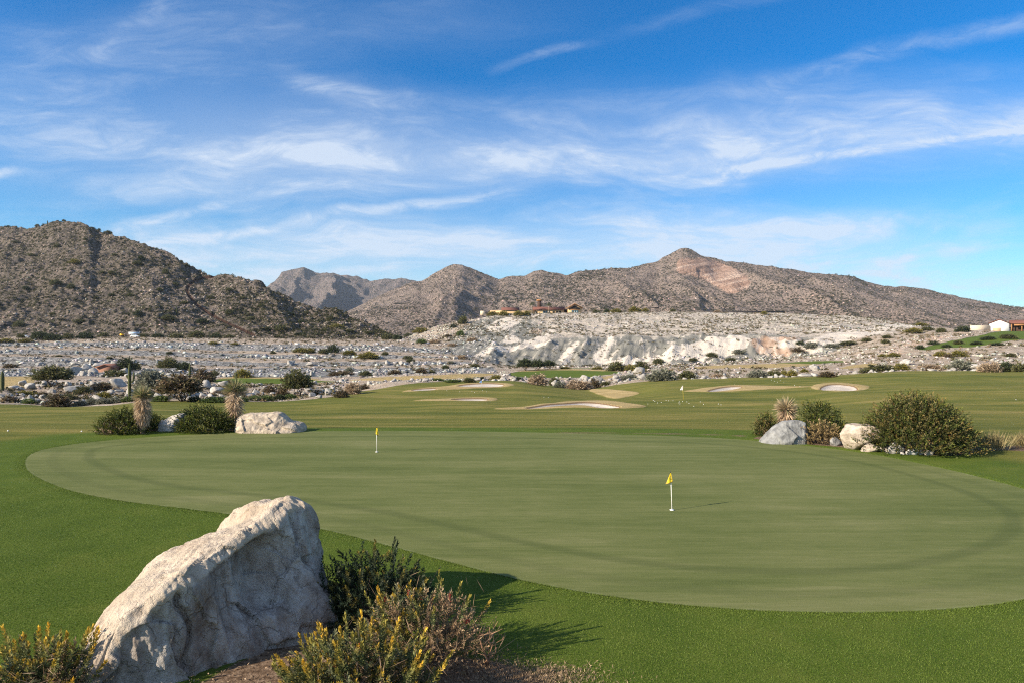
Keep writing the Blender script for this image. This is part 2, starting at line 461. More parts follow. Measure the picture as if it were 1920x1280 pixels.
TANX = [
    [(-300, 736), (-300, 706), (0, 706), (60, 704), (66, 712), (60, 729), (30, 733)],
    [(640, 712), (700, 707.5), (780, 705), (880, 700.5), (925, 699), (925, 704), (860, 710), (700, 712.5)],
    [(395, 709), (440, 705), (520, 707), (600, 709.5), (600, 712), (520, 709.5), (440, 707.5)],
    [(965, 697), (985, 693), (1020, 691.5), (1120, 692.5), (1170, 693.5), (1170, 695), (1050, 694), (985, 695)],
    [(1125, 707), (1145, 703), (1165, 704), (1150, 708), (1130, 710)],
    [(1275, 691), (1310, 687), (1380, 683.5), (1450, 681), (1475, 681), (1548, 683), (1485, 688), (1400, 690)],
    [(1560, 691), (1600, 684.5), (1640, 681), (1650, 683), (1622, 690)],
    # collars of dormant grass round the bunkers
    [(912, 770), (960, 766), (1000, 760), (1060, 752), (1110, 748.5), (1150, 750), (1190, 756), (1215, 760), (1206, 764), (1150, 767), (1060, 766.5), (985, 769)],
    [(746, 734.5), (790, 727), (840, 721.5), (870, 717.5), (930, 716), (967, 721), (962, 724.5), (900, 727), (820, 731), (770, 734)],
    [(770, 752.5), (830, 748.5), (880, 744.5), (925, 744.5), (936, 748), (922, 752.5), (860, 753.5), (780, 753.5)],
    [(1278, 733), (1330, 726.5), (1370, 722), (1440, 723), (1475, 726.5), (1565, 726), (1475, 729), (1420, 733.5), (1340, 735.5), (1290, 734.5)],
    [(1516, 727), (1545, 718), (1580, 716), (1610, 720.5), (1638, 729), (1600, 736), (1560, 738), (1530, 733)],
    [(1098, 729), (1150, 729), (1207, 734), (1180, 741), (1158, 746), (1140, 744), (1120, 738)],
]
SANDX = [
    [(978, 768.5), (1010, 762.5), (1045, 758.5), (1090, 753.5), (1130, 755), (1168, 764.5), (1150, 766), (1112, 766), (1095, 760.5), (1060, 763), (1030, 765.5)],
    [(850, 724), (882, 720), (930, 719.5), (952, 724), (900, 725.5)],
    [(768, 732), (790, 729.5), (820, 728.5), (815, 731), (785, 732.5)],
    [(838, 751.5), (870, 748), (920, 748), (906, 752.5)],
    [(1325, 734), (1362, 726), (1398, 727), (1372, 732.5), (1335, 735)],
    [(1536, 732.5), (1550, 724.5), (1580, 723.5), (1612, 731.5), (1595, 736), (1550, 736)],
]
KR = 4.0                        # rows count four times: the ground is seen at a grazing angle


def psd(poly, px, row, n=2):
    q = smooth_poly(np.asarray(poly, float) * [1, KR], n)
    return poly_sdf(q, px, row * KR)


def zbase(X, Y):
    X = np.asarray(X, float); Y = np.asarray(Y, float)
    Yc = np.clip(Y, 30.0, 15999.0)
    px = np.clip(960 + F * X / np.maximum(Y, 30.0), PXG[0], PXG[-1] - 1e-6)
    i = ((px - PXG[0]) / 8.0).astype(int); i = np.clip(i, 0, len(PXG) - 2); fx = (px - PXG[i]) / 8.0
    k = np.clip(np.searchsorted(YK, Yc, side='right') - 1, 0, len(YK) - 2)
    def L(A, kk): return A[kk, i] * (1 - fx) + A[kk, i + 1] * fx
    h = YK[k + 1] - YK[k]; t = (Yc - YK[k]) / h
    return ((2 * t ** 3 - 3 * t ** 2 + 1) * L(ZK, k) + (t ** 3 - 2 * t ** 2 + t) * h * L(MK, k)
            + (-2 * t ** 3 + 3 * t ** 2) * L(ZK, k + 1) + (t ** 3 - t ** 2) * h * L(MK, k + 1))


def zones(X, Y, z):
    px = 960 + F * X / np.maximum(Y, 4.0); row = HOR + (CAMZ - z) * F / np.maximum(Y, 4.0)
    ymax = np.interp(px, [500, 620, 700], [80, 100, 121])
    fair = np.minimum(psd(FAIR, px, row, 2), (ymax - Y) * 4)
    fair = np.where(Y < 40, 60.0, fair)
    turf = fair.copy(); far = Y > 118
    for p in TURFX:
        turf = np.maximum(turf, np.where(far, psd(p, px, row), -60))
    tan = np.full(X.shape, -60.0)
    for p in TANX: tan = np.maximum(tan, np.where(Y > 40, psd(p, px, row), -60))
    sand = np.full(X.shape, -60.0)
    for p in SANDX: sand = np.maximum(sand, np.where(Y > 40, psd(p, px, row), -60))
    return px, row, turf, tan, sand


QUARRY = [(880, 690), (905, 655), (930, 640), (1000, 640), (1100, 634), (1250, 630), (1420, 628), (1540, 636), (1560, 655), (1500, 676), (1300, 688), (1000, 692)]


def zground(X, Y):
    X = np.asarray(X, float); Y = np.asarray(Y, float)
    z = zbase(X, Y)
    px, row, turf, tan, sand = zones(X, Y, z)
    des = sstep(4, -10, np.maximum(turf, tan)) * sstep(60, 80, Y)
    fwy = sstep(33, 60, Y) * (1 - des)
    z = z + fwy * (0.24 * fbm(X / 13, Y / 16, 3, 3) + 0.10 * sstep(45, 60, Y) * fbm(X / 5, Y / 7, 2, 13))
    fade = sstep(720, 560, Y)
    hump = des * sstep(135, 118, Y) * sstep(78, 95, Y) * sstep(640, 560, px)
    z = z + des * fade * (0.34 * fbm(X / 7, Y / 7, 3, 11) + 0.12 * fbm(X / 1.6, Y / 1.6, 2, 21)) * np.interp(Y, [75, 95, 300], [0.5, 1, 1.5])
    z = z + hump * (0.9 * fbm(X / 11 + 4, Y / 11, 3, 31) + 0.25)
    q = sstep(-8, 22, psd(QUARRY, px, row, 1) + 26 * fbm(X / 26, Y / 40, 3, 97)) * sstep(285, 305, Y) * sstep(400, 360, Y)
    zz = z
    g = ridged((X - 0.75 * zz) / 11.0, (Y - zz * 0.4) / 34.0, 4, 41)
    z = z + q * (4.2 * (g - 0.45) + 1.0 * fbm((X - 0.75 * zz) / 3.0, Y / 6.0, 3, 51))
    pl = sstep(330, 380, Y) * sstep(480, 455, Y) * sstep(760, 900, px) * sstep(1760, 1650, px)
    z = z + pl * (1.4 * (ridged((X + Y * .35) / 17, Y / 40, 4, 61) - 0.5) + 0.6 * fbm(X / 5, Y / 5, 3, 71))
    rb = sstep(1420, 1520, px) * sstep(2000, 1950, px) * sstep(180, 240, Y) * sstep(420, 380, Y) * des
    z = z + rb * 0.8 * fbm(X / 8, Y / 10, 4, 81)
    z = z - 0.16 * sstep(-2, 7, sand) + 0.13 * sstep(-4, 6, tan) * (Y < 118) * sstep(2, -3, sand)
    return z


def ray_ground(zf, px, row, y0=7.0, y1=760.0, n=520):
    """where the sight line through a point of the picture meets a surface"""
    px = np.atleast_1d(np.asarray(px, float)); row = np.atleast_1d(np.asarray(row, float))
    Ys = np.geomspace(y0, y1, n)
    Yg = np.broadcast_to(Ys, (len(px), n)); Xg = (px[:, None] - 960) / F * Yg
    zr = CAMZ - (row[:, None] - HOR) / F * Yg
    dz = zf(Xg, Yg) - zr
    hit = dz >= 0; i = np.argmax(hit, 1); ok = hit.any(1); i = np.where(ok, np.maximum(i, 1), n - 1)
    a = dz[np.arange(len(px)), i - 1]; b = dz[np.arange(len(px)), i]
    t = np.clip(-a / (b - a + 1e-9), 0, 1); Y = Ys[i - 1] + (Ys[i] - Ys[i - 1]) * t
    X = (px - 960) / F * Y
    return X, Y, zf(X, Y), ok


# hill and mountain heights
HSKY = np.array([(-900, 450), (-500, 432), (-200, 446), (0, 431), (50, 430), (75, 426), (95, 421), (125, 418.5), (150, 422), (168, 427), (180, 437), (215, 442), (240, 450), (300, 472),
                 (340, 490), (385, 516), (405, 520), (430, 518), (455, 523), (470, 530), (505, 545), (560, 570), (610, 581), (625, 580), (650, 597), (690, 612), (720, 624), (745, 634), (800, 650)], float)
HYR = np.array([(-900, 760), (0, 690), (150, 660), (300, 610), (430, 565), (560, 525), (700, 478), (760, 452), (800, 445)], float)
HYB = 408.0


def zhill(X, Y):
    X = np.asarray(X, float); Y = np.asarray(Y, float)
    px = np.clip(960 + F * X / Y, -900, 799)
    row = pchip(HSKY[:, 0], HSKY[:, 1], px); Yr = np.interp(px, HYR[:, 0], HYR[:, 1])
    zr = CAMZ - (row - HOR) / F * Yr
    zb = 5.6
    t = (Y - HYB) / (Yr - HYB)
    tt = np.clip(t, 0, 1)
    z = zb + (zr - zb) * (0.82 * tt + 0.18 * tt * tt) - np.maximum(t - 1, 0) * (Yr - HYB) * 0.55 - np.maximum(-t, 0) * 60
    env = sstep(0, 0.12, tt) * np.clip((zr - zb) / 40, 0.1, 1) * sstep(1.25, 0.85, t)
    env2 = sstep(0, 0.08, tt) * np.clip((zr - zb) / 12, 0.15, 1)
    spur = ridged((X + 0.55 * Y) / 75 + 0.3, (Y - 0.3 * X) / 190, 3, 5) - 0.5
    z = z + env * (6 * spur + 4 * fbm(X / 34, Y / 34, 3, 15))
    rk = ridged(X / 16 + 0.6 * fbm(X / 20, Y / 20, 2, 9), Y / 22, 4, 25)
    z = z + env2 * (3.6 * rk * sstep(0.1, 0.9, tt + 0.5 * fbm(X / 60, Y / 60, 2, 35)) + 2.0 * fbm(X / 6, Y / 6, 3, 45) + 0.9 * fbm(X / 2.4, Y / 2.4, 2, 55))
    # the scraped track up the slope
    return z


MSKY = np.array([(300, 650), (480, 640), (600, 605), (660, 580), (700, 560), (740, 542), (775, 529), (790, 527), (806, 518), (820, 510), (840, 500), (852, 496.5), (868, 496), (880, 502), (905, 512), (935, 523), (950, 519),
                 (965, 520), (985, 518.5), (1000, 510), (1018, 507), (1040, 511), (1060, 516.5), (1080, 512), (1100, 508), (1130, 504.5), (1160, 504), (1180, 502.5), (1205, 496), (1235, 490), (1243, 482), (1255, 478), (1268, 471),
                 (1276, 467), (1288, 466.5), (1300, 471), (1312, 478), (1340, 485), (1362, 491), (1372, 490), (1400, 493.5), (1450, 500), (1500, 508.5), (1560, 515), (1600, 520), (1650, 536), (1672, 539), (1700, 537), (1722, 540),
                 (1760, 549), (1800, 558), (1850, 567), (1890, 573), (1920, 577), (2000, 585), (2150, 600), (2300, 596), (2600, 604)], float)
FSKY = np.array([(200, 640), (350, 600), (430, 570), (470, 553), (500, 541), (512, 530), (522, 520), (528, 511), (545, 505), (560, 502), (570, 500.5), (582, 507), (600, 513.5), (612, 511), (640, 517), (655, 519), (668, 518), (690, 525),
                 (720, 523.5), (745, 524), (762, 522.5), (775, 526.5), (800, 532), (850, 545), (950, 575), (1100, 630)], float)


def make_range(SK, Yb, Yr, zb, seed, A, wl, cliff=None):
    def zf(X, Y):
        X = np.asarray(X, float); Y = np.asarray(Y, float)
        px = np.clip(960 + F * X / Y, SK[0, 0], SK[-1, 0])
        yr = Yr * (1 + 0.05 * np.sin(px / 170 + seed)); row = np.interp(px, SK[:, 0], SK[:, 1])
        zr = CAMZ - (row - HOR) / F * yr
        t = (Y - Yb) / (yr - Yb); tt = np.clip(t, 0, 1)
        z = zb + (zr - zb) * (0.72 * tt + 0.28 * tt ** 2) - np.maximum(t - 1, 0) * (yr - Yb) * 0.4 - np.maximum(-t, 0) * 120
        env = np.sin(np.pi * np.clip(tt, 0, 1)) ** 0.8 * np.clip((zr - zb) / 140, 0.08, 1.2)
        wx = X + wl * 0.35 * fbm(X / wl, Y / wl, 2, seed + 3)
        sp = ridged(wx / wl, (Y + 0.35 * X) / (wl * 2.6), 4, seed) - 0.42
        z = z + env * A * sp
        e2 = sstep(0, 0.1, tt)
        z = z + e2 * A * 0.10 * fbm(X / (wl * .16), Y / (wl * .16), 4, seed + 8, 0.55)
        if cliff is not None:
            rw = HOR + (CAMZ - z) * F / Y
            c = poly_sdf(cliff, px, rw)
            z = z + 13 * sstep(-2, 7, c) * sstep(0, 1, 0.7 + 0.3 * np.sin(px / 9)) * 0.8
        return z
    return zf


CLIFF = smooth_poly([(1270, 488), (1285, 483), (1300, 487), (1312, 484), (1340, 489), (1372, 501), (1395, 512), (1410, 535), (1388, 545), (1368, 553), (1350, 541), (1325, 527), (1300, 517), (1268, 512)], 1)
zmain = make_range(MSKY, 950.0, 1750.0, 9.0, 3, 44.0, 210.0, CLIFF)
zfar = make_range(FSKY, 2500.0, 3500.0, 20.0, 17, 150.0, 330.0)

# ------------------------------------------------------------------ materials


def mat(name):
    m = bpy.data.materials.new(name); m.use_nodes = True
    b = m.node_tree.nodes['Principled BSDF']; b.inputs['Roughness'].default_value = 0.9
    b.inputs['Specular IOR Level'].default_value = 0.15
    return m, NT(m.node_tree), b


def simple(name, c, rough=0.8, spec=0.2, noise=0.0, nscale=8.0, metal=0.0):
    m, N, b = mat(name)
    if noise:
        pos = N.n('ShaderNodeTexCoord').outputs['Object']
        f = N.noise(pos, nscale, 4)
        v = N.ramp(f, [(0.3, tuple(x * (1 - noise) for x in c)), (0.7, tuple(min(1, x * (1 + noise)) for x in c))])
        N.put(b.inputs['Base Color'], v)
    else:
        b.inputs['Base Color'].default_value = (*c, 1)
    b.inputs['Roughness'].default_value = rough; b.inputs['Specular IOR Level'].default_value = spec; b.inputs['Metallic'].default_value = metal
    return m


def colmat(name, rough=0.85, spec=0.15, nscale=0.0, namt=0.3, trans=0.0, bump=0.0):
    """colour from the mesh's own 'col' attribute, broken up by noise"""
    m, N, b = mat(name)
    c = N.attr('col', 'Color')
    if nscale:
        pos = N.n('ShaderNodeTexCoord').outputs['Object']
        f = N.noise(pos, nscale, 5, 0.6)
        k = N.ss(f, 0.3, 0.7); k = N.m('MULTIPLY_ADD', k, 2 * namt, 1 - namt)
        c = N.mix(1.0, c, N.comb(k, k, k), 'MULTIPLY')
        if bump: N.put(b.inputs['Normal'], N.bump(f, 0.6, bump))
    N.put(b.inputs['Base Color'], c)
    b.inputs['Roughness'].default_value = rough; b.inputs['Specular IOR Level'].default_value = spec
    if trans:
        t = N.n('ShaderNodeBsdfTranslucent'); N.put(t.inputs[0], c)
        ms = N.n('ShaderNodeMixShader'); ms.inputs[0].default_value = trans
        out = m.node_tree.nodes['Material Output']
        m.node_tree.links.new(b.outputs[0], ms.inputs[1]); m.node_tree.links.new(t.outputs[0], ms.inputs[2]); m.node_tree.links.new(ms.outputs[0], out.inputs[0])
    return m


M = {}
M['leaf'] = colmat('leaf', 0.6, 0.25, trans=0.25)
M['wood'] = colmat('wood', 0.9, 0.1, 14, 0.25)
M['rubble'] = colmat('rubble', 0.9, 0.12, 1.2, 0.28)
M['stone'] = colmat('stone', 0.9, 0.15, 4.5, 0.34, 0, 0.12)
M['scrub'] = colmat('scrub', 0.9, 0.05)
M['paint'] = colmat('paint', 0.45, 0.4)

# ground: one material, its zones given by attributes of the sheet
m, N, b = mat('ground'); M['ground'] = m
pos = N.n('ShaderNodeTexCoord').outputs['Object']
wob = N.m('SUBTRACT', N.noise(pos, 0.9, 4, 0.6), 0.5)
soil_f = N.noise(pos, 0.35, 6, 0.65); soil_g = N.noise(pos, 3.2, 4, 0.6)
soil = N.ramp(soil_f, [(0.30, (0.24, 0.185, 0.135)), (0.48, (0.32, 0.255, 0.195)), (0.60, (0.40, 0.335, 0.27)), (0.72, (0.46, 0.42, 0.37))])
peb = N.vor(pos, 1.5, 0); peb2 = N.vor(pos, 0.55, 1)
soil = N.mix(N.m('MULTIPLY', N.ss(soil_g, 0.52, 0.66), 0.55), soil, (0.26, 0.24, 0.20))
soil = N.mix(N.m('MULTIPLY', N.ss(peb, 0.30, 0.12), 0.45), soil, (0.46, 0.44, 0.41))
# bare quarry rock
shear = N.n('ShaderNodeMapping'); N.put(shear.inputs[0], pos); shear.inputs['Rotation'].default_value = (0, R(38), 0); shear.inputs['Scale'].default_value = (0.55, 0.12, 0.10)
px_ = N.xyz(pos); rk_n = N.noise(N.comb(N.m('MULTIPLY', N.m('MULTIPLY_ADD', px_[2], -0.75, px_[0]), 0.36), N.m('MULTIPLY', px_[1], 0.05), N.m('MULTIPLY', px_[2], 0.07)), 1.0, 8, 0.66, 0.5); rk_f = N.noise(pos, 0.9, 6, 0.66)
rock_grey = N.ramp(rk_n, [(0.32, (0.10, 0.10, 0.092)), (0.41, (0.155, 0.154, 0.138)), (0.56, (0.235, 0.225, 0.196)), (0.62, (0.50, 0.445, 0.38)), (0.66, (0.55, 0.49, 0.42)), (0.72, (0.24, 0.222, 0.19))])
rock_white = N.ramp(rk_f, [(0.3, (0.27, 0.235, 0.20)), (0.40, (0.52, 0.46, 0.39)), (0.7, (0.62, 0.56, 0.49))])
rock_pink = N.ramp(rk_n, [(0.3, (0.28, 0.175, 0.115)), (0.5, (0.43, 0.32, 0.245)), (0.62, (0.56, 0.49, 0.42)), (0.75, (0.40, 0.25, 0.165))])
a_rock = N.attr('rock'); a_white = N.attr('white'); a_pink = N.attr('pink'); a_gravel = N.attr('gravel')
gravel = N.ramp(N.noise(pos, 0.55, 8, 0.72), [(0.34, (0.19, 0.162, 0.130)), (0.45, (0.34, 0.296, 0.248)), (0.54, (0.45, 0.396, 0.336)), (0.66, (0.58, 0.515, 0.445))])
gravel = N.mix(N.m('MULTIPLY', N.ss(N.vor(pos, 0.42, 0), 0.34, 0.20), N.ss(N.noise(pos, 0.12, 3), 0.38, 0.6)), gravel, (0.15, 0.15, 0.085))
c = N.mix(N.ss(N.m('ADD', a_gravel, N.m('MULTIPLY', wob, 0.5)), 0.35, 0.65), soil, N.mix(N.attr('terrace'), gravel, N.ramp(N.noise(pos, 0.9, 5, 0.7), [(0.36, (0.06, 0.06, 0.062)), (0.47, (0.15, 0.148, 0.145)), (0.56, (0.25, 0.246, 0.24)), (0.66, (0.40, 0.39, 0.38))])))
wob2 = N.m('SUBTRACT', N.noise(pos, 0.06, 4, 0.65), 0.5)
c = N.mix(N.ss(N.m('ADD', N.m('ADD', a_rock, N.m('MULTIPLY', wob2, 1.5)), N.m('MULTIPLY', wob, 0.8)), 0.30, 0.85), c, rock_grey)
c = N.mix(N.ss(N.m('ADD', a_pink, N.m('MULTIPLY', wob, 0.9)), 0.35, 0.75), c, rock_pink)
c = N.mix(N.ss(N.m('ADD', a_white, N.m('MULTIPLY', wob, 0.9)), 0.40, 0.66), c, rock_white)
# turf
strk = N.noise(N.scl(pos, (0.05, 0.45, 0.2)), 1.0, 6, 0.62, 0.3)
strk2 = N.noise(N.scl(pos, (0.25, 1.5, 0.6)), 1.0, 4, 0.6)
pat = N.noise(pos, 0.11, 5, 0.6)
grain = N.noise(pos, 26, 4, 0.75); grain2 = N.noise(pos, 90, 2, 0.8)
turf_f = N.m('ADD', N.m('MULTIPLY', strk, 0.55), N.m('ADD', N.m('MULTIPLY', strk2, 0.2), N.m('MULTIPLY', pat, 0.25)))
turf = N.ramp(turf_f, [(0.38, (0.062, 0.080, 0.014)), (0.46, (0.105, 0.115, 0.022)), (0.53, (0.150, 0.142, 0.032)), (0.60, (0.215, 0.18, 0.055)), (0.68, (0.31, 0.235, 0.10))])
lush = N.ramp(N.m('ADD', N.m('MULTIPLY', pat, 0.4), N.m('MULTIPLY', N.noise(pos, 0.8, 4, 0.6), 0.6)), [(0.34, (0.050, 0.092, 0.009)), (0.50, (0.080, 0.126, 0.014)), (0.64, (0.124, 0.155, 0.025))])
lush = N.mix(N.m('MULTIPLY', N.ss(grain, 0.42, 0.68), 0.62), lush, (0.185, 0.200, 0.050))
lush = N.mix(N.m('MULTIPLY', N.ss(grain2, 0.58, 0.36), 0.55), lush, (0.020, 0.040, 0.004))
turf = N.mix(N.m('MULTIPLY', N.ss(grain, 0.40, 0.66), 0.25), turf, (0.17, 0.17, 0.06))
a_lush = N.attr('lush')
tl = N.mix(N.ss(N.m('ADD', a_lush, N.m('MULTIPLY', N.m('SUBTRACT', strk2, 0.5), 0.9)), 0.2, 0.8), turf, lush)
sub = N.m('MULTIPLY', wob, 5.0)
c = N.mix(N.ss(N.m('ADD', N.attr('turf'), sub), -1.2, 1.2), c, tl)
tanc = N.ramp(N.noise(N.scl(pos, (0.3, 1.2, 1)), 1.0, 5, 0.65), [(0.3, (0.24, 0.185, 0.075)), (0.5, (0.36, 0.27, 0.125)), (0.7, (0.44, 0.345, 0.185))])
c = N.mix(N.ss(N.m('ADD', N.attr('tan'), N.m('MULTIPLY', wob, 3.0)), -1.5, 1.5), c, tanc)
sandc = N.ramp(N.noise(pos, 0.8, 5), [(0.3, (0.43, 0.375, 0.32)), (0.7, (0.55, 0.49, 0.43))])
c = N.mix(N.ss(N.attr('sand'), -3.2, -1.6), c, (0.20, 0.13, 0.07))  # dark ring round the sand: shadow of the lip put into the colour
c = N.mix(N.ss(N.attr('sand'), -0.6, 0.8), c, sandc)
bedc = N.ramp(N.noise(pos, 14, 6, 0.75), [(0.34, (0.055, 0.034, 0.022)), (0.48, (0.15, 0.10, 0.065)), (0.58, (0.25, 0.175, 0.12)), (0.7, (0.40, 0.30, 0.22))])
c = N.mix(N.ss(N.m('ADD', N.attr('bed'), N.m('MULTIPLY', wob, 0.16)), -0.04, 0.04), c, bedc)
N.put(b.inputs['Base Color'], c)
turfh = N.m('MULTIPLY', N.m('ADD', grain, N.m('MULTIPLY', grain2, 0.6)), 0.035)
rockh = N.m('MULTIPLY', N.m('ADD', soil_g, N.m('MULTIPLY', rk_n, 2.0)), 0.35)
hh = N.mix(N.ss(N.attr('turf'), -1, 1), N.comb(rockh, rockh, rockh), N.comb(turfh, turfh, turfh))
N.put(b.inputs['Normal'], N.bump(hh, 0.8, 1.0))
b.inputs['Roughness'].default_value = 0.95; b.inputs['Specular IOR Level'].default_value = 0.08

# putting surface
m, N, b = mat('putting_turf'); M['green'] = m
pos = N.n('ShaderNodeTexCoord').outputs['Object']
e = N.attr('edge')
s1 = N.noise(N.scl(pos, (0.07, 0.8, 1)), 1.0, 7, 0.65, 0.4); s2 = N.noise(N.scl(pos, (0.5, 4.0, 1)), 1.0, 4, 0.6); p1 = N.noise(pos, 0.22, 5, 0.6)
s3 = N.noise(N.scl(pos, (2.2, 16.0, 1)), 1.0, 3, 0.6)
f = N.m('ADD', N.m('MULTIPLY', s1, 0.36), N.m('ADD', N.m('MULTIPLY', s3, 0.16), N.m('ADD', N.m('MULTIPLY', s2, 0.22), N.m('MULTIPLY', p1, 0.26))))
c = N.ramp(f, [(0.38, (0.064, 0.084, 0.018)), (0.46, (0.092, 0.112, 0.029)), (0.53, (0.122, 0.136, 0.043)), (0.60, (0.160, 0.164, 0.064))])
gr = N.noise(pos, 55, 3, 0.8)
c = N.mix(N.m('MULTIPLY', N.ss(gr, 0.40, 0.70), 0.35), c, (0.19, 0.205, 0.105))
wv = N.m('SUBTRACT', N.noise(pos, 0.35, 3), 0.5)
ee = N.m('ADD', e, N.m('MULTIPLY', wv, 0.35))
ring = N.m('MULTIPLY', N.ss(ee, 1.50, 1.68), N.ss(ee, 2.02, 1.80))
c = N.mix(N.m('MULTIPLY', ring, 0.34), c, (0.050, 0.068, 0.020))
ring2 = N.m('MULTIPLY', N.ss(ee, 0.5, 0.62), N.ss(ee, 0.95, 0.8))
c = N.mix(N.m('MULTIPLY', ring2, 0.18), c, (0.060, 0.075, 0.025))
c = N.mix(N.m('MULTIPLY', N.ss(e, 0.09, 0.01), N.m('MULTIPLY', N.ss(N.noise(pos, 3.5, 4, 0.7), 0.42, 0.66), 0.5)), c, (0.23, 0.25, 0.14))
mk1 = N.ss(N.noise(pos, 2.6, 4, 0.75), 0.70, 0.78)
c = N.mix(N.m('MULTIPLY', mk1, 0.3), c, (0.20, 0.20, 0.11))
N.put(b.inputs['Base Color'], c)
N.put(b.inputs['Normal'], N.bump(N.m('MULTIPLY', gr, 0.012), 0.7, 1.0))
b.inputs['Roughness'].default_value = 0.9; b.inputs['Specular IOR Level'].default_value = 0.1


def slope_mat(name, k, rocks, soils, scrub, amount, bumpd, seed=0.0):
    """desert slope: rock and soil with scrub; k = size of the grain in metres"""
    m, N, b = mat(name)
    pos = N.n('ShaderNodeTexCoord').outputs['Object']
    n1 = N.noise(pos, 0.22 / k, 8, 0.72); n2 = N.noise(pos, 0.9 / k, 6, 0.7); n3_ = N.noise(pos, 0.035 / k, 4, 0.6)
    rock = N.ramp(n2, [(0.3, tuple(x * .55 for x in rocks)), (0.5, rocks), (0.68, tuple(min(.8, x * 1.45) for x in rocks))])
    soil = N.ramp(n2, [(0.3, tuple(x * .7 for x in soils)), (0.6, soils)])
    c = N.mix(N.ss(n1, 0.44, 0.56), soil, rock)
    pv = N.n('ShaderNodeVectorMath', operation='MULTIPLY_ADD'); N.put(pv.inputs[0], N.noise(pos, 0.3 / k, 3, 0.6, 0, True)); pv.inputs[1].default_value = (1.6 * k,) * 3; N.put(pv.inputs[2], pos)
    v = N.vor(pv.outputs[0], 0.33 / k, 0)
    dens = N.m('MULTIPLY_ADD', N.ss(n3_, 0.35, 0.65), 0.20, amount)
    sm = N.m('SUBTRACT', v, dens); s = N.ss(sm, 0.10, -0.04)
    c = N.mix(N.m('MULTIPLY', s, 0.9), c, N.ramp(n2, [(0.35, tuple(x * .6 for x in scrub)), (0.65, tuple(x * 1.3 for x in scrub))]))
    a = N.attr('cliff')
    sz = N.xyz(pos)
    st = N.noise(N.comb(N.m('MULTIPLY', sz[0], 0.012 / k), N.m('MULTIPLY', sz[1], 0.004), N.m('MULTIPLY_ADD', sz[2], 0.16 / k, N.m('MULTIPLY', sz[0], -0.035 / k))), 1.6, 6, 0.6, 0.3)
    cl = N.ramp(st, [(0.30, (0.27, 0.175, 0.135)), (0.46, (0.40, 0.265, 0.205)), (0.56, (0.49, 0.34, 0.27)), (0.66, (0.64, 0.49, 0.40))])
    cl = N.mix(N.m('MULTIPLY', N.ss(n2, 0.54, 0.40), 0.6), cl, (0.11, 0.08, 0.066))
    crk = N.noise(N.comb(N.m('MULTIPLY', sz[0], 0.06), 0.0, N.m('MULTIPLY', sz[2], 0.012)), 1.0, 4, 0.6); cl = N.mix(N.m('MULTIPLY', N.ss(crk, 0.40, 0.34), 0.7), cl, (0.10, 0.072, 0.06))
    c = N.mix(N.ss(N.m('ADD', a, N.m('MULTIPLY', N.m('SUBTRACT', n1, 0.5), 2.0)), 0.28, 0.52), c, cl)
    tr = N.attr('track')
    c = N.mix(N.ss(N.m('ADD', tr, N.m('MULTIPLY', N.m('SUBTRACT', n2, 0.5), 0.8)), 0.3, 0.6), c, (0.070, 0.042, 0.032))
    N.put(b.inputs['Base Color'], c)
    h = N.m('ADD', N.m('MULTIPLY', n1, 1.6), N.m('ADD', n2, N.m('MULTIPLY', s, 0.7)))
    N.put(b.inputs['Normal'], N.bump(N.m('MULTIPLY', h, bumpd), 1.0, 1.0))
    b.inputs['Roughness'].default_value = 0.95; b.inputs['Specular IOR Level'].default_value = 0.05
    return m


M['hill'] = slope_mat('hill_slope', 1.0, (0.195, 0.160, 0.138), (0.125, 0.108, 0.083), (0.046, 0.048, 0.024), 0.22, 1.9)
M['mount'] = slope_mat('mountain_slope', 1.8, (0.315, 0.243, 0.208), (0.25, 0.206, 0.174), (0.066, 0.062, 0.043), 0.25, 4.4)
M['mountfar'] = slope_mat('far_slope', 2.6, (0.225, 0.178, 0.165), (0.185, 0.160, 0.148), (0.060, 0.062, 0.052), 0.26, 7.5)

# ------------------------------------------------------------------ terrain meshes
GREEN_PX = [(45, 868), (52, 852), (85, 840), (150, 830), (220, 823), (330, 815), (500, 809), (700, 806.5), (900, 808), (1060, 811), (1200, 815), (1330, 819), (1440, 827), (1540, 838), (1640, 851), (1760, 875), (1860, 899), (1960, 927), (2080, 975),
            (2120, 1020), (2080, 1065), (1990, 1105), (1900, 1130), (1760, 1144), (1600, 1149), (1420, 1145), (1260, 1133), (1100, 1112), (960, 1084), (830, 1050), (700, 1015), (600, 990), (500, 973), (420, 962), (330, 951), (220, 938), (130, 920), (75, 898), (50, 882)]
gp = np.array(GREEN_PX, float); gy = CAMZ * F / (gp[:, 1] - HOR); gx = (gp[:, 0] - 960) / F * gy
GREEN = smooth_poly(np.c_[gx, gy], 2)


def plane_pt(px, row):
    y = CAMZ * F / (row - HOR); return ((px - 960) / F * y, y)


BEDS = [smooth_poly([plane_pt(*p) for p in pp], 1) for pp in (
    [(205, 808), (300, 806), (450, 806), (560, 806), (585, 804.5), (560, 802), (430, 801.5), (250, 802)],
    [(1395, 818), (1440, 826), (1540, 834), (1640, 843), (1720, 852), (1790, 854), (1860, 844), (1935, 845), (2050, 842), (2050, 830), (1915, 832), (1870, 838), (1820, 838), (1700, 832), (1600, 824), (1510, 820), (1440, 816)],
    [(240, 1450), (330, 1300), (430, 1250), (520, 1205), (620, 1170), (740, 1180), (860, 1232), (940, 1240), (1010, 1262), (1060, 1285), (1040, 1420)],  # mulch bed, enlarged so its dark soil stands in for shade under the shrubs
    [(1030, 812), (1100, 811.2), (1240, 812.8), (1330, 814.5), (1405, 817.5), (1405, 816), (1330, 813), (1240, 811.2), (1100, 809.8), (1040, 810)],
)]

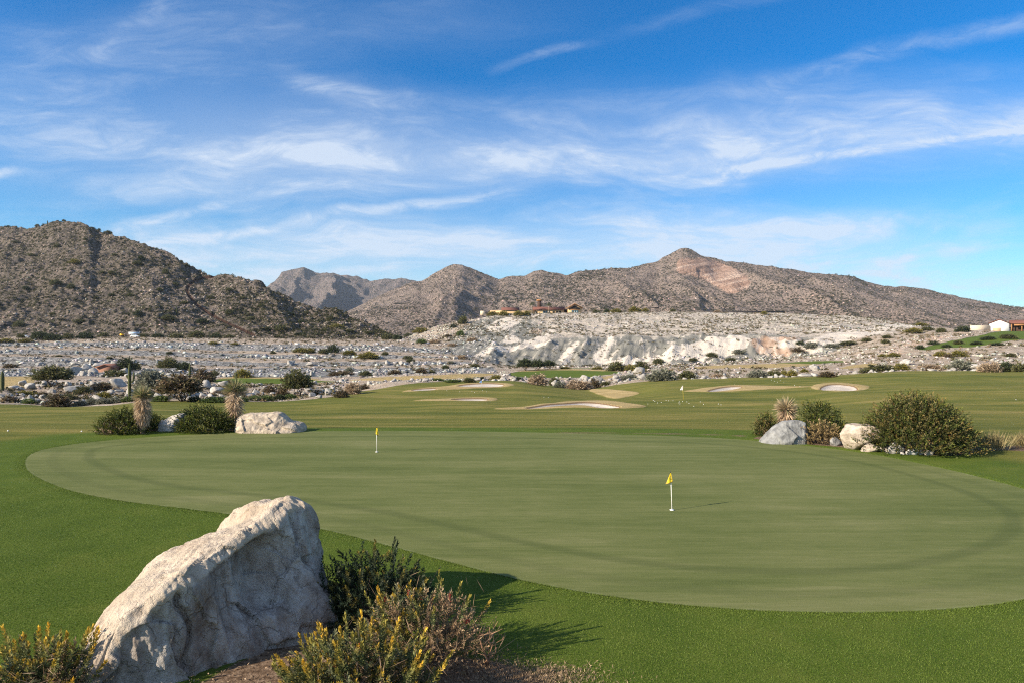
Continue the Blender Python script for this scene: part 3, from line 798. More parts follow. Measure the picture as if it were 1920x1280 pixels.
AP = -14.0                                   # the sheet fans out from a line behind the camera
S = np.concatenate([np.linspace(-2.2, -0.86, 40, endpoint=False), np.arange(-0.86, 0.86, 0.0033), np.linspace(0.86, 2.2, 40)])
YS = np.concatenate([np.linspace(-10, 28, 48, endpoint=False), np.arange(28, 62, 0.3), np.arange(62, 124, 0.32), np.arange(124, 350, 1.0), np.arange(350, 480, 1.6), np.geomspace(480, 7800, 60)])
Yg, Sg = np.meshgrid(YS, S, indexing='ij'); Xg = np.clip(Sg * (Yg - AP), -5200, 5200)
nr, nc = Yg.shape; X = Xg.ravel(); Y = Yg.ravel()
zb_ = zbase(X, Y); PX, ROW, A_turf, A_tan, A_sand = zones(X, Y, zb_)
Z = zground(X, Y)
dgreen = poly_sdf(GREEN, X, Y)
Z = np.where(dgreen > -0.0, Z - 0.03 * sstep(0.0, 0.6, dgreen), Z)
A_lush = np.where(Y < 60, np.maximum(sstep(-5.5, -1.2, dgreen), sstep(25, 17, Y)), 0)
A_lush = np.where(Y > 118, np.where(A_turf > -3, 0.75, 0), A_lush)
A_bed = np.full(X.shape, -2.0)
for bd in BEDS: A_bed = np.maximum(A_bed, np.where(Y < 60, poly_sdf(bd, X, Y), -2))


def soft(poly, w=10.0):
    return np.clip(0.5 + psd(poly, PX, ROW, 1) / w / 2, 0, 1)


farm = (Y > 280) & (Y < 470)
A_rock = np.where(farm, soft([(880, 692), (900, 655), (935, 632), (990, 640), (1060, 632), (1100, 630), (1250, 632), (1420, 626), (1560, 634), (1600, 650), (1500, 680), (1300, 690), (1000, 692)], 14), 0)
A_rock = np.maximum(A_rock, np.where(farm, soft([(830, 650), (870, 612), (900, 596), (960, 590), (1010, 600), (1030, 620), (1000, 640), (930, 660), (860, 665)], 14), 0))
WHITES = [[(1128, 684), (1108, 670), (1122, 650), (1137, 632), (1150, 627), (1152, 640), (1142, 656), (1134, 670), (1152, 684)],
          [(1130, 684), (1180, 671), (1240, 661), (1290, 648), (1330, 634), (1400, 631), (1414, 640), (1392, 656), (1340, 665), (1300, 673), (1240, 681), (1180, 687)],
          [(1046, 684), (1052, 660), (1075, 640), (1090, 640), (1074, 664), (1066, 684)], [(905, 618), (935, 596), (965, 592), (985, 600), (960, 612), (930, 626)], [(938, 640), (950, 628), (970, 630), (976, 641), (955, 645)], [(1162, 614), (1170, 605), (1188, 602), (1190, 611), (1175, 615)], [(1194, 603), (1205, 596), (1216, 599), (1212, 603)],
          [(975, 640), (1010, 632), (1035, 616), (1042, 622), (1020, 640), (985, 648)], [(890, 662), (940, 650), (1000, 644), (1035, 640), (1035, 644), (990, 652), (930, 664), (890, 672)],
          [(1440, 648), (1500, 640), (1560, 626), (1640, 612), (1700, 606), (1730, 612), (1660, 622), (1590, 640), (1520, 655)]]
A_white = np.zeros(X.shape)
for wp in WHITES: A_white = np.maximum(A_white, np.where(farm, soft(wp, 8), 0))
A_pink = np.where(farm, np.maximum(soft([(1396, 637), (1500, 631), (1525, 650), (1480, 668), (1425, 662)], 12), 0.6 * soft([(985, 625), (1000, 612), (1025, 616), (1022, 628)], 8)), 0)
A_pink = np.maximum(A_pink, np.where((Y > 210) & (Y < 420), 0.62 * soft([(1640, 655), (1720, 632), (1800, 622), (1830, 628), (1740, 645), (1690, 662), (1920, 660), (1920, 690), (1640, 680)], 16), 0))
A_gravel = np.where((Y > 325) & (Y < 480), sstep(870, 930, PX) * sstep(1720, 1640, PX), 0)
SLP = (zbase(X, Y + 1.5) - zbase(X, Y - 1.5)) / 3.0
A_gravel = np.maximum(A_gravel, np.where((Y > 166) & (Y < 345) & (PX < 930), np.maximum(sstep(0.06, 0.16, SLP), 0.75 * sstep(228, 220, Y)), 0))
ids = np.arange(nr * nc).reshape(nr, nc)
Q = np.stack([ids[:-1, :-1], ids[:-1, 1:], ids[1:, 1:], ids[1:, :-1]], -1).reshape(-1, 4)
A_terr = np.where((Y > 166) & (Y < 345) & (PX < 930), 1.0, 0.0)
ATT = dict(terrace=A_terr, turf=A_turf, tan=A_tan, sand=A_sand, lush=A_lush, bed=A_bed, rock=A_rock, white=A_white, pink=A_pink, gravel=A_gravel)
V = np.c_[X, Y, Z]
fs = A_sand[Q].max(1) > -1.5
which = np.full(len(Q), -1)
for i, p in enumerate(SANDX):
    cx, cr = np.mean(np.asarray(p), 0)
    dpx = np.abs(PX[Q[:, 0]] - cx) + 4 * np.abs(ROW[Q[:, 0]] - cr)
    if i == 0: best = dpx.copy(); bi = np.zeros(len(Q), int)
    else:
        up = dpx < best; best = np.where(up, dpx, best); bi = np.where(up, i, bi)


def submesh(name, sel, kind='structure'):
    q = Q[sel]; u, inv = np.unique(q.ravel(), return_inverse=True)
    return tag(mk(name, V[u], inv.reshape(-1, 4), M['ground'], attrs={k: v[u] for k, v in ATT.items()}, smooth=True), kind=kind)


submesh('ground', ~fs)
for i in range(len(SANDX)): submesh('sand_bunker', fs & (bi == i))

# putting green: a sheet with its edge given as an attribute
cen = GREEN.mean(0); ks = np.concatenate([np.linspace(0, 0.9, 40, endpoint=False), np.linspace(0.9, 1.0, 24)])
GR = smooth_poly(GREEN, 1)
PV = np.concatenate([cen + (GR - cen) * k for k in ks]); ng = len(GR)
gi = np.arange(len(ks) * ng).reshape(len(ks), ng)
GQ = np.stack([gi[:-1], np.roll(gi[:-1], -1, 1), np.roll(gi[1:], -1, 1), gi[1:]], -1).reshape(-1, 4)[:, ::-1]
ed = poly_sdf(GREEN, PV[:, 0], PV[:, 1]); ed = np.maximum(ed, 0)
tag(mk('putting_green', np.c_[PV, np.full(len(PV), 0.004)], GQ, M['green'], attrs={'edge': ed}, smooth=True), kind='structure')


def slope_mesh(name, zf, p0, p1, dp, Yb, Yr, nt, mt, track=None, cliff=None):
    pxs = np.arange(p0, p1, dp); t = np.linspace(-0.06, 1.0, nt); t = np.concatenate([t, [1.06, 1.15, 1.3, 1.6]])
    yr = Yr(pxs); YY = Yb + t[:, None] * (yr - Yb)[None]; XX = (pxs[None] - 960) / F * YY
    ZZ = zf(XX, YY); r, c_ = YY.shape; ids = np.arange(r * c_).reshape(r, c_)
    q = np.stack([ids[:-1, :-1], ids[:-1, 1:], ids[1:, 1:], ids[1:, :-1]], -1).reshape(-1, 4)
    px = np.broadcast_to(pxs[None], YY.shape); rw = HOR + (CAMZ - ZZ) * F / YY
    at = {'cliff': np.zeros(YY.size), 'track': np.zeros(YY.size)}
    if cliff is not None: at['cliff'] = sstep(-5, 5, poly_sdf(cliff, px.ravel(), rw.ravel()))
    if track is not None:
        dmin = np.full(YY.size, 1e9)
        for (a, b2) in zip(track[:-1], track[1:]):
            e = np.subtract(b2, a); w = np.stack([px.ravel() - a[0], rw.ravel() - a[1]], 1)
            tt = np.clip((w @ e) / (e @ e), 0, 1); dmin = np.minimum(dmin, np.hypot(*(w - tt[:, None] * e).T))
        at['track'] = sstep(4.0, 1.0, dmin)
        ZZ = ZZ - (1.3 * sstep(3.6, 0.5, dmin)).reshape(YY.shape)
    return tag(mk(name, np.c_[XX.ravel(), YY.ravel(), ZZ.ravel()], q, mt, attrs=at, smooth=True), kind='structure')


TRACK = [(400, 518), (378, 521), (364, 526), (354, 535), (350, 543), (354, 553), (368, 570), (392, 587), (420, 602), (450, 615), (476, 627)]
slope_mesh('hill', zhill, -900, 790, 2.4, HYB, lambda p: np.interp(p, HYR[:, 0], HYR[:, 1]), 230, M['hill'], TRACK)
slope_mesh('mountain', zmain, 320, 2600, 3.6, 950.0, lambda p: 1750 * (1 + 0.05 * np.sin(p / 170 + 3)), 210, M['mount'], None, CLIFF)
slope_mesh('far_mountain', zfar, 210, 1090, 3.0, 2500.0, lambda p: 3500 * (1 + 0.05 * np.sin(p / 170 + 17)), 170, M['mountfar'])

# ------------------------------------------------------------------ labels: what sets one repeat apart from its neighbours
ORD = ['first', 'second', 'third', 'fourth', 'fifth', 'sixth', 'seventh', 'eighth', 'ninth', 'tenth']
PENDING = []                                  # (object, label stem, plural, px)


def later(o, stem, px): PENDING.append((o, stem, px))


def settle():
    by = {}
    for o, s, px in PENDING: by.setdefault(s, []).append((px, o))
    for s, L in by.items():
        L.sort(key=lambda a: a[0])
        if len(L) == 1: L[0][1]['label'] = s
        elif len(L) == 2:
            L[0][1]['label'] = s + ', left of two'; L[1][1]['label'] = s + ', right of two'
        elif len(L) <= 10:
            for i, (px, o) in enumerate(L):
                o['label'] = s + (', leftmost of %d' % len(L) if i == 0 else ', rightmost of %d' % len(L) if i == len(L) - 1 else ', %s of %d' % (ORD[i], len(L)))
        else:
            for px, o in L: o['label'] = s


# ------------------------------------------------------------------ plants
def shoot_bush(mb, base, rad, n, slen, per, ll, lw, cols, g, up=0.35, low=0.08, jit=0.25, droop=0.0, inner=0.35):
    """bush of many leafy shoots; cols = list of (shoot-base colour, shoot-tip colour) picked at random"""
    rad = np.asarray(rad, float)
    d = g.normal(size=(n, 3)); d[:, 2] = np.abs(d[:, 2]) * 1.0; d = norm(d)
    r = g.uniform(inner, 0.86, n)[:, None]
    lump = 1 + 0.22 * n3(d, 1.9, int(g.integers(0, 50)))[:, None]
    P = d * r * rad * lump; P[:, 2] += low * rad[2]
    D = norm(d * [1, 1, 0.8] + [0, 0, up] + g.normal(size=(n, 3)) * jit)
    L = slen * g.uniform(0.6, 1.3, n)
    t = np.linspace(0.05, 1.0, per)
    C = P[:, None] + D[:, None] * (L[:, None, None] * t[None, :, None]); C[..., 2] -= droop * (t ** 2)[None] * L[:, None]
    rd = g.normal(size=(n, per, 3)); ax = norm(D)[:, None]; rd -= (rd * ax).sum(-1, keepdims=True) * ax; rd = norm(rd)
    LD = norm(rd * 0.8 + ax * (0.55 + 0.9 * (t[None, :, None] ** 3)))
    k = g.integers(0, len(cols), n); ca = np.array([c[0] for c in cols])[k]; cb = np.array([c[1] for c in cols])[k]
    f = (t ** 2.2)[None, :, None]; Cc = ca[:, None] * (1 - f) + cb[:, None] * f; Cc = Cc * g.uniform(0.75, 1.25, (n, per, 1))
    V, q = leaves(C.reshape(-1, 3), LD.reshape(-1, 3), ll * g.uniform(0.7, 1.2, n * per), lw, g)
    V = V + np.asarray(base); V[:, 2] = np.maximum(V[:, 2], base[2] + 0.01)
    mb.add(V, q, None, np.repeat(Cc.reshape(-1, 3), 4, 0))
    return P + np.asarray(base), D, L


def stems(mb, base, tips, r, col, g, seg=5, wig=0.08):
    base = np.asarray(base, float)
    for tp in tips:
        t = np.linspace(0, 1, seg)[:, None]; P = base + (tp - base) * t
        P[1:-1] += g.normal(size=(seg - 2, 3)) * wig * np.linalg.norm(tp - base)
        P[:, 2] = np.maximum(P[:, 2], base[2] - 0.02)
        mb.tube(P, np.linspace(r, r * 0.35, seg), 5, col)


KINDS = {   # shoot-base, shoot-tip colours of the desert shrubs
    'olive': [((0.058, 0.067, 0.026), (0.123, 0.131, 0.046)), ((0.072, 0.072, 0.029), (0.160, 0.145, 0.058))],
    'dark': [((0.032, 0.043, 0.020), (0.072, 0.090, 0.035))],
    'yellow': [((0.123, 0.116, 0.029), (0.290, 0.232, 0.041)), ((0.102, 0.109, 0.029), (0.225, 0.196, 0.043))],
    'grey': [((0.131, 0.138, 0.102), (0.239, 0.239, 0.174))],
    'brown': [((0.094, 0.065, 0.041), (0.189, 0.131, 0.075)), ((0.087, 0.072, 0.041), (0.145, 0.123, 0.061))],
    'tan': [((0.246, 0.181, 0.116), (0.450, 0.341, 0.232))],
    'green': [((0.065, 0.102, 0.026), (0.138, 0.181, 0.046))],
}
WORDS = {'olive': 'olive green', 'dark': 'dark green', 'yellow': 'yellow green', 'grey': 'grey green', 'brown': 'brownish', 'tan': 'pale tan', 'green': 'fresh green'}
SHAPES = {}


def shrub_mesh(kind, var, tree):
    """unit shrub (1 m wide, 1 m high), cached: foliage and stems"""
    key = (kind, var, tree)
    if key not in SHAPES:
        g = np.random.default_rng(abs(hash((kind, tree))) % 1000 + var * 31 if False else (sum(map(ord, kind)) + 97 * tree + 31 * var))
        f = MB(); w = MB()
        if tree:
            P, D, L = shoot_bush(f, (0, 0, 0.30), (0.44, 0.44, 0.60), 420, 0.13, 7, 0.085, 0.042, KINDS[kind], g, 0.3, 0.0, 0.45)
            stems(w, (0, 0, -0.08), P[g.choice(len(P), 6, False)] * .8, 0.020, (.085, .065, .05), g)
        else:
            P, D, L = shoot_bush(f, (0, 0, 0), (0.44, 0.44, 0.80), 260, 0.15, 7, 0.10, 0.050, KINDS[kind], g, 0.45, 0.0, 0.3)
            stems(w, (0, 0, -0.08), P[g.choice(len(P), 5, False)] * .8, 0.012, (.10, .075, .055), g)
        fo = f.build('foliage', M['leaf']); wo_ = w.build('stem', M['wood'])
        SHAPES[key] = (fo.data, wo_.data)
        bpy.data.objects.remove(fo); bpy.data.objects.remove(wo_)
    return SHAPES[key]


def shrub(x, y, z, w, h, kind, tree, g, label=None, stem=None, px=0, group=None, name=None, parts=True):
    fo, wd = shrub_mesh(kind, int(g.integers(0, 3)), tree)
    nm = name or ('desert_tree' if tree else 'desert_shrub')
    if parts:
        o = empty(nm, (x, y, z), g.uniform(0, 6.28)); o.scale = (w, w, h)
        a = bpy.data.objects.new('foliage', fo); link(a, o); b2 = bpy.data.objects.new('stem', wd); link(b2, o)
    else:
        o = bpy.data.objects.new(nm, fo); link(o); o.location = (x, y, z); o.rotation_euler = (0, 0, g.uniform(0, 6.28)); o.scale = (w, w, h)
    tag(o, label, 'desert tree' if tree else 'shrub', group)
    if stem: later(o, stem, px)
    return o


ZG = lambda x, y: float(zground(np.array([x]), np.array([y]))[0])
gS = np.random.default_rng(5)
# (centre px, base row, width px, height px, kind, tree?, where)
STRIP = 'in the rocky strip'
BENCH = 'on the rubble terraces'
MOUND = 'on the stony mound'
GAP = 'in the rubble behind the bunkers'
QFOOT = 'at the quarry foot'
RIM = 'along the plateau rim'
RIGHT = 'on the right rubble bank'
LAWN = 'on the sloping lawn'
BACK = 'behind the long tan wall'
FOOT = 'along the hill road'
SHR = [
 (97, 724, 66, 42, 'olive', 1, STRIP), (122, 704, 28, 20, 'dark', 0, STRIP), (108, 762, 46, 32, 'brown', 0, STRIP), (155, 738, 28, 20, 'olive', 0, STRIP), (192, 730, 34, 18, 'brown', 0, STRIP),
 (195, 747, 30, 16, 'yellow', 0, STRIP), (55, 756, 28, 12, 'green', 0, STRIP), (45, 741, 38, 12, 'yellow', 0, STRIP), (215, 706, 42, 18, 'olive', 0, STRIP), (238, 693, 40, 28, 'dark', 0, STRIP), (256, 692, 18, 14, 'yellow', 0, STRIP),
 (285, 744, 62, 56, 'grey', 1, STRIP), (316, 698, 38, 30, 'olive', 1, STRIP), (337, 752, 88, 56, 'brown', 1, STRIP), (380, 716, 48, 32, 'brown', 0, STRIP), (345, 693, 24, 20, 'dark', 0, STRIP), (403, 753, 52, 13, 'green', 0, STRIP),
 (455, 707, 36, 20, 'yellow', 0, STRIP), (402, 705, 18, 14, 'olive', 0, STRIP), (150, 760, 26, 14, 'grey', 0, STRIP), (172, 758, 26, 16, 'grey', 0, STRIP), (192, 757, 26, 15, 'grey', 0, STRIP), (213, 755, 24, 14, 'grey', 0, STRIP), (240, 752, 28, 12, 'green', 0, STRIP),
 (300, 752, 32, 14, 'green', 0, STRIP), (365, 752, 24, 12, 'dark', 0, STRIP), (455, 752, 22, 10, 'green', 0, STRIP), (478, 750, 26, 12, 'green', 0, STRIP), (500, 750, 26, 13, 'green', 0, STRIP), (524, 748, 24, 12, 'dark', 0, STRIP), (545, 747, 22, 12, 'green', 0, STRIP),
 (80, 742, 22, 10, 'brown', 0, STRIP), (15, 752, 28, 14, 'brown', 0, STRIP), (130, 748, 24, 14, 'olive', 0, STRIP), (430, 722, 30, 13, 'brown', 0, STRIP), (420, 740, 30, 12, 'brown', 0, STRIP), (505, 735, 26, 16, 'brown', 0, STRIP),
 (556, 743, 56, 54, 'olive', 1, STRIP), (530, 742, 26, 22, 'brown', 0, STRIP), (640, 744, 28, 18, 'brown', 0, STRIP), (662, 738, 34, 28, 'tan', 0, STRIP), (682, 730, 24, 14, 'brown', 0, STRIP), (595, 738, 24, 12, 'tan', 0, STRIP),
 (565, 660, 34, 10, 'yellow', 0, BENCH), (583, 661, 18, 12, 'yellow', 0, BENCH), (625, 661, 26, 19, 'dark', 0, BENCH), (606, 662, 18, 12, 'olive', 0, BENCH), (655, 664, 26, 9, 'yellow', 0, BENCH), (690, 671, 44, 15, 'yellow', 0, BENCH), (722, 665, 14, 8, 'olive', 0, BENCH),
 (765, 673, 20, 9, 'olive', 0, BENCH), (512, 663, 12, 6, 'olive', 0, BENCH), (400, 645, 20, 6, 'yellow', 0, BENCH), (440, 646, 16, 5, 'yellow', 0, BENCH), (640, 704, 50, 12, 'brown', 0, BENCH), (685, 704, 26, 12, 'olive', 0, BENCH), (740, 702, 28, 12, 'brown', 0, BENCH), (790, 700, 24, 14, 'brown', 0, BENCH), (655, 697, 16, 12, 'grey', 0, BENCH), (810, 699, 14, 7, 'olive', 0, BENCH), (845, 681, 14, 6, 'grey', 0, BENCH), (20, 689, 26, 10, 'brown', 0, BENCH), (110, 668, 14, 5, 'olive', 0, BENCH),
 (770, 678, 18, 8, 'olive', 0, BENCH), (865, 672, 22, 9, 'tan', 0, BENCH), (835, 690, 16, 8, 'olive', 0, BENCH), (890, 688, 18, 9, 'olive', 0, BENCH), (318, 663, 14, 6, 'dark', 0, BENCH), (205, 672, 12, 5, 'olive', 0, BENCH),
 (790, 624, 34, 12, 'yellow', 0, MOUND), (818, 610, 26, 17, 'olive', 0, MOUND), (838, 600, 22, 11, 'green', 0, MOUND), (868, 608, 20, 20, 'olive', 0, MOUND), (791, 643, 22, 10, 'green', 0, MOUND), (863, 630, 17, 12, 'green', 0, MOUND), (815, 643, 22, 10, 'tan', 0, MOUND), (885, 640, 22, 10, 'tan', 0, MOUND), (840, 632, 16, 7, 'brown', 0, MOUND), (848, 648, 20, 7, 'tan', 0, MOUND), (850, 614, 14, 8, 'dark', 0, MOUND), (765, 630, 16, 10, 'olive', 0, MOUND),
 (880, 716, 26, 12, 'olive', 0, GAP), (930, 712, 26, 12, 'yellow', 0, GAP), (850, 716, 34, 7, 'green', 0, GAP), (820, 713, 26, 6, 'green', 0, GAP), (905, 713, 16, 9, 'dark', 0, GAP), (1008, 721, 40, 26, 'tan', 0, GAP), (1040, 722, 24, 20, 'olive', 0, GAP), (1050, 726, 26, 15, 'grey', 0, GAP), (1085, 729, 54, 24, 'tan', 0, GAP), (1115, 727, 28, 23, 'brown', 0, GAP), (970, 712, 20, 8, 'dark', 0, GAP), (1135, 722, 22, 10, 'olive', 0, GAP),
 (985, 694, 32, 24, 'dark', 1, QFOOT), (1008, 694, 28, 22, 'dark', 1, QFOOT), (1030, 691, 26, 18, 'dark', 1, QFOOT), (1155, 695, 34, 24, 'olive', 0, QFOOT), (1180, 695, 24, 14, 'yellow', 0, QFOOT), (1203, 692, 30, 21, 'olive', 0, QFOOT), (1235, 682, 24, 14, 'olive', 0, QFOOT), (1060, 691, 22, 5, 'yellow', 0, QFOOT), (1120, 692, 26, 6, 'yellow', 0, QFOOT), (1300, 676, 18, 8, 'olive', 0, QFOOT), (1335, 668, 24, 10, 'olive', 0, QFOOT), (1370, 676, 22, 8, 'olive', 0, QFOOT), (1385, 662, 24, 10, 'grey', 0, QFOOT),
 (1180, 712, 36, 14, 'grey', 0, GAP), (1240, 713, 58, 28, 'grey', 0, GAP), (1288, 710, 34, 20, 'olive', 0, GAP), (1345, 707, 22, 10, 'tan', 0, GAP), (1420, 707, 40, 18, 'grey', 0, GAP),
 (1446, 704, 18, 12, 'olive', 0, RIGHT), (1457, 705, 17, 14, 'olive', 0, RIGHT), (1470, 703, 14, 12, 'yellow', 0, RIGHT), (1485, 705, 20, 15, 'yellow', 0, RIGHT), (1508, 697, 17, 8, 'yellow', 0, RIGHT), (1550, 706, 32, 14, 'brown', 0, RIGHT), (1655, 668, 16, 7, 'yellow', 0, RIGHT), (1676, 668, 24, 9, 'yellow', 0, RIGHT), (1764, 667, 26, 11, 'yellow', 0, RIGHT), (1797, 668, 32, 14, 'yellow', 0, RIGHT), (1778, 669, 18, 8, 'brown', 0, RIGHT),
 (1622, 698, 24, 10, 'olive', 0, RIGHT), (1650, 695, 52, 17, 'olive', 0, RIGHT), (1690, 693, 32, 15, 'yellow', 0, RIGHT), (1745, 693, 38, 15, 'tan', 0, RIGHT), (1776, 691, 18, 9, 'yellow', 0, RIGHT), (1800, 694, 40, 26, 'grey', 0, RIGHT), (1855, 697, 40, 26, 'tan', 0, RIGHT), (1885, 696, 34, 24, 'dark', 0, RIGHT), (1912, 696, 26, 22, 'olive', 0, RIGHT), (1820, 686, 22, 9, 'olive', 0, RIGHT), (1560, 652, 30, 10, 'grey', 0, RIGHT), (1522, 652, 30, 14, 'grey', 0, RIGHT), (1590, 646, 34, 9, 'olive', 0, RIGHT), (1625, 640, 22, 9, 'olive', 0, RIGHT), (1495, 660, 26, 13, 'brown', 0, RIGHT), (1895, 668, 20, 9, 'olive', 0, RIGHT), (1500, 646, 16, 9, 'dark', 0, RIGHT),
 (1660, 644, 18, 10, 'olive', 0, RIGHT), (1663, 634, 18, 8, 'olive', 0, RIGHT), (1712, 624, 34, 12, 'yellow', 0, RIGHT), (1738, 620, 26, 10, 'olive', 0, RIGHT), (1765, 624, 20, 12, 'olive', 0, RIGHT),
 (1750, 646, 20, 9, 'dark', 0, LAWN), (1725, 654, 16, 9, 'dark', 0, LAWN), (1797, 645, 20, 9, 'olive', 0, LAWN), (1830, 646, 22, 8, 'dark', 0, LAWN), (1853, 637, 26, 9, 'dark', 0, LAWN), (1890, 635, 30, 11, 'olive', 0, LAWN), (1870, 648, 24, 7, 'dark', 0, LAWN), (1775, 651, 18, 7, 'dark', 0, LAWN),
 (1790, 616, 34, 14, 'yellow', 0, BACK), (1815, 617, 40, 16, 'yellow', 0, BACK), (1842, 612, 26, 8, 'yellow', 0, BACK), (1805, 622, 28, 13, 'dark', 0, BACK), (1726, 611, 26, 8, 'yellow', 0, BACK), (1755, 611, 22, 7, 'yellow', 0, BACK),
 (925, 592, 26, 10, 'yellow', 0, RIM), (944, 592, 20, 10, 'yellow', 0, RIM), (972, 592, 24, 11, 'yellow', 0, RIM), (988, 591, 16, 10, 'yellow', 0, RIM), (1118, 587, 13, 8, 'olive', 0, RIM), (1138, 586, 12, 10, 'dark', 0, RIM), (1155, 586, 22, 9, 'yellow', 0, RIM), (1190, 585, 26, 13, 'yellow', 0, RIM), (1210, 585, 14, 9, 'yellow', 0, RIM), (1246, 584, 22, 11, 'yellow', 0, RIM), (1262, 585, 12, 8, 'olive', 0, RIM), (1345, 587, 14, 7, 'tan', 0, RIM), (1432, 590, 12, 7, 'yellow', 0, RIM), (1472, 586, 14, 6, 'tan', 0, RIM),
 (10, 641, 30, 8, 'yellow', 0, FOOT), (48, 641, 26, 8, 'yellow', 0, FOOT), (75, 637, 30, 20, 'dark', 0, FOOT), (100, 638, 30, 15, 'dark', 0, FOOT), (128, 636, 20, 15, 'olive', 0, FOOT), (160, 636, 32, 15, 'dark', 0, FOOT), (195, 632, 20, 12, 'olive', 0, FOOT), (268, 632, 22, 8, 'olive', 0, FOOT), (296, 633, 24, 10, 'dark', 0, FOOT), (330, 634, 26, 12, 'olive', 0, FOOT), (368, 634, 32, 17, 'olive', 0, FOOT), (405, 634, 22, 10, 'dark', 0, FOOT), (430, 633, 20, 8, 'olive', 0, FOOT), (505, 633, 20, 7, 'olive', 0, FOOT), (725, 636, 20, 14, 'olive', 0, FOOT), (745, 637, 18, 12, 'dark', 0, FOOT), (700, 634, 16, 7, 'olive', 0, FOOT), (40, 634, 16, 10, 'olive', 0, FOOT),
]
GROUPS = {STRIP: 'shrubs in the rocky strip by the fairway', BENCH: 'shrubs on the rubble terraces', MOUND: 'shrubs on the stony mound', GAP: 'shrubs beyond the fairway crest', QFOOT: 'shrubs at the quarry foot', RIM: 'shrubs along the plateau rim', RIGHT: 'shrubs on the right rubble bank', LAWN: 'shrubs on the sloping lawn', BACK: 'shrubs behind the tan wall', FOOT: 'shrubs along the hill road'}
sa = np.array([(s[0], s[1]) for s in SHR], float)
sx, sy, sz, sok = ray_ground(zground, sa[:, 0], sa[:, 1])
for (s, x, y, z) in zip(SHR, sx, sy, sz):
    px, row, w, h, kind, tree, where = s
    w_, h_ = w / F * y, h / F * y
    size = 'large' if w * h > 900 else 'small' if w * h < 260 else ''
    st = ' '.join(q for q in (size, WORDS[kind], 'desert tree' if tree else 'shrub', where) if q)
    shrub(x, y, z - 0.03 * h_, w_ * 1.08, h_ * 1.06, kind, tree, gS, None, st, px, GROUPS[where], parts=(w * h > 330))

# shrubs and small trees one can tell apart on the left hill
HILLS = [(105, 534, 22, 15), (49, 543, 14, 9), (133, 540, 16, 11), (210, 514, 16, 9), (192, 513, 12, 8), (258, 497, 20, 12), (265, 487, 16, 10), (311, 514, 15, 14), (140, 494, 22, 10), (108, 464, 14, 8), (37, 612, 24, 14), (258, 592, 20, 14), (245, 556, 14, 9), (300, 545, 14, 8), (215, 480, 12, 7), (316, 600, 30, 14), (380, 606, 26, 12), (430, 590, 18, 14), (430, 545, 14, 8), (470, 600, 16, 10),
         (527, 620, 26, 16), (565, 606, 18, 9), (620, 600, 16, 11), (630, 615, 30, 11), (608, 621, 16, 8), (500, 618, 22, 8), (560, 628, 18, 6), (345, 570, 18, 8), (395, 560, 16, 9), (150, 605, 26, 9), (100, 590, 16, 6), (210, 555, 14, 7), (60, 480, 14, 7), (30, 455, 14, 6), (330, 535, 12, 8), (490, 575, 16, 8), (545, 590, 16, 7), (575, 588, 12, 7), (455, 560, 12, 6), (655, 622, 18, 8), (690, 626, 18, 8), (350, 500, 12, 6), (160, 450, 10, 6), (180, 560, 12, 6)]
ha = np.array(HILLS, float); hx, hy, hz, hok = ray_ground(zhill, ha[:, 0], ha[:, 1], 410, 720, 500)
for i, ((px, row, w, h), x, y, z, k) in enumerate(zip(HILLS, hx, hy, hz, hok)):
    if not k: continue
    kind = ('olive', 'dark', 'olive', 'yellow', 'olive')[i % 5]
    if kind == 'yellow' and w * h < 150: kind = 'olive'
    part_ = 'lower slope' if row > 585 else 'middle slope' if row > 515 else 'upper slope'
    shrub(x, y, z - 0.2, w / F * y, h / F * y, kind, 0, gS, None, '%s shrub on the hill\'s %s%s' % (WORDS[kind], part_, ' left of the track' if px < 350 else ' right of the track'), px, 'shrubs on the left hill', parts=False)
for px, w, h in ((70, 9, 7), (84, 11, 8), (202, 18, 8), (294, 8, 8), (340, 8, 7), (16, 9, 5), (120, 8, 5), (186, 7, 6), (466, 7, 6)):
    yr = float(np.interp(px, HYR[:, 0], HYR[:, 1])); x = (px - 960) / F * yr; z = float(zhill(np.array([x]), np.array([yr]))[0])
    shrub(x, yr, z - 0.4, w / F * yr, h / F * yr, 'olive', 0, gS, None, 'small bush silhouetted on the crest of the left hill', px, 'bushes on the hill crest', parts=False)

# ------------------------------------------------------------------ loose rock and low scrub nobody could count; the largest boulders by themselves
PROTO1 = [rock_shape(100 + i, 1, 0.75, 9, 10, 0.05) for i in range(7)]
PROTO0 = []
for i in range(6):
    v, t = ico(1 if False else 1); g = np.random.default_rng(300 + i)
    v = v * (1 + 0.28 * g.normal(size=(len(v), 1)).clip(-1, 1)); v[:, 2] *= 0.7; PROTO0.append((v * 0.5, t))


def ico0():
    p = (1 + 5 ** .5) / 2
    v = np.array([(-1, p, 0), (1, p, 0), (-1, -p, 0), (1, -p, 0), (0, -1, p), (0, 1, p), (0, -1, -p), (0, 1, -p), (p, 0, -1), (p, 0, 1), (-p, 0, -1), (-p, 0, 1)], float); v /= np.linalg.norm(v[0])
    t = np.array([(0, 11, 5), (0, 5, 1), (0, 1, 7), (0, 7, 10), (0, 10, 11), (1, 5, 9), (5, 11, 4), (11, 10, 2), (10, 7, 6), (7, 1, 8), (3, 9, 4), (3, 4, 2), (3, 2, 6), (3, 6, 8), (3, 8, 9), (4, 9, 5), (2, 4, 11), (6, 2, 10), (8, 6, 7), (9, 8, 1)])
    return v, t


PROTOL = []
for i in range(8):
    v, t = ico0(); g = np.random.default_rng(400 + i); PROTOL.append((v * (0.5 + 0.20 * g.normal(size=(12, 1)).clip(-1.3, 1.6)) * [1.1, .8, 0.66], t))


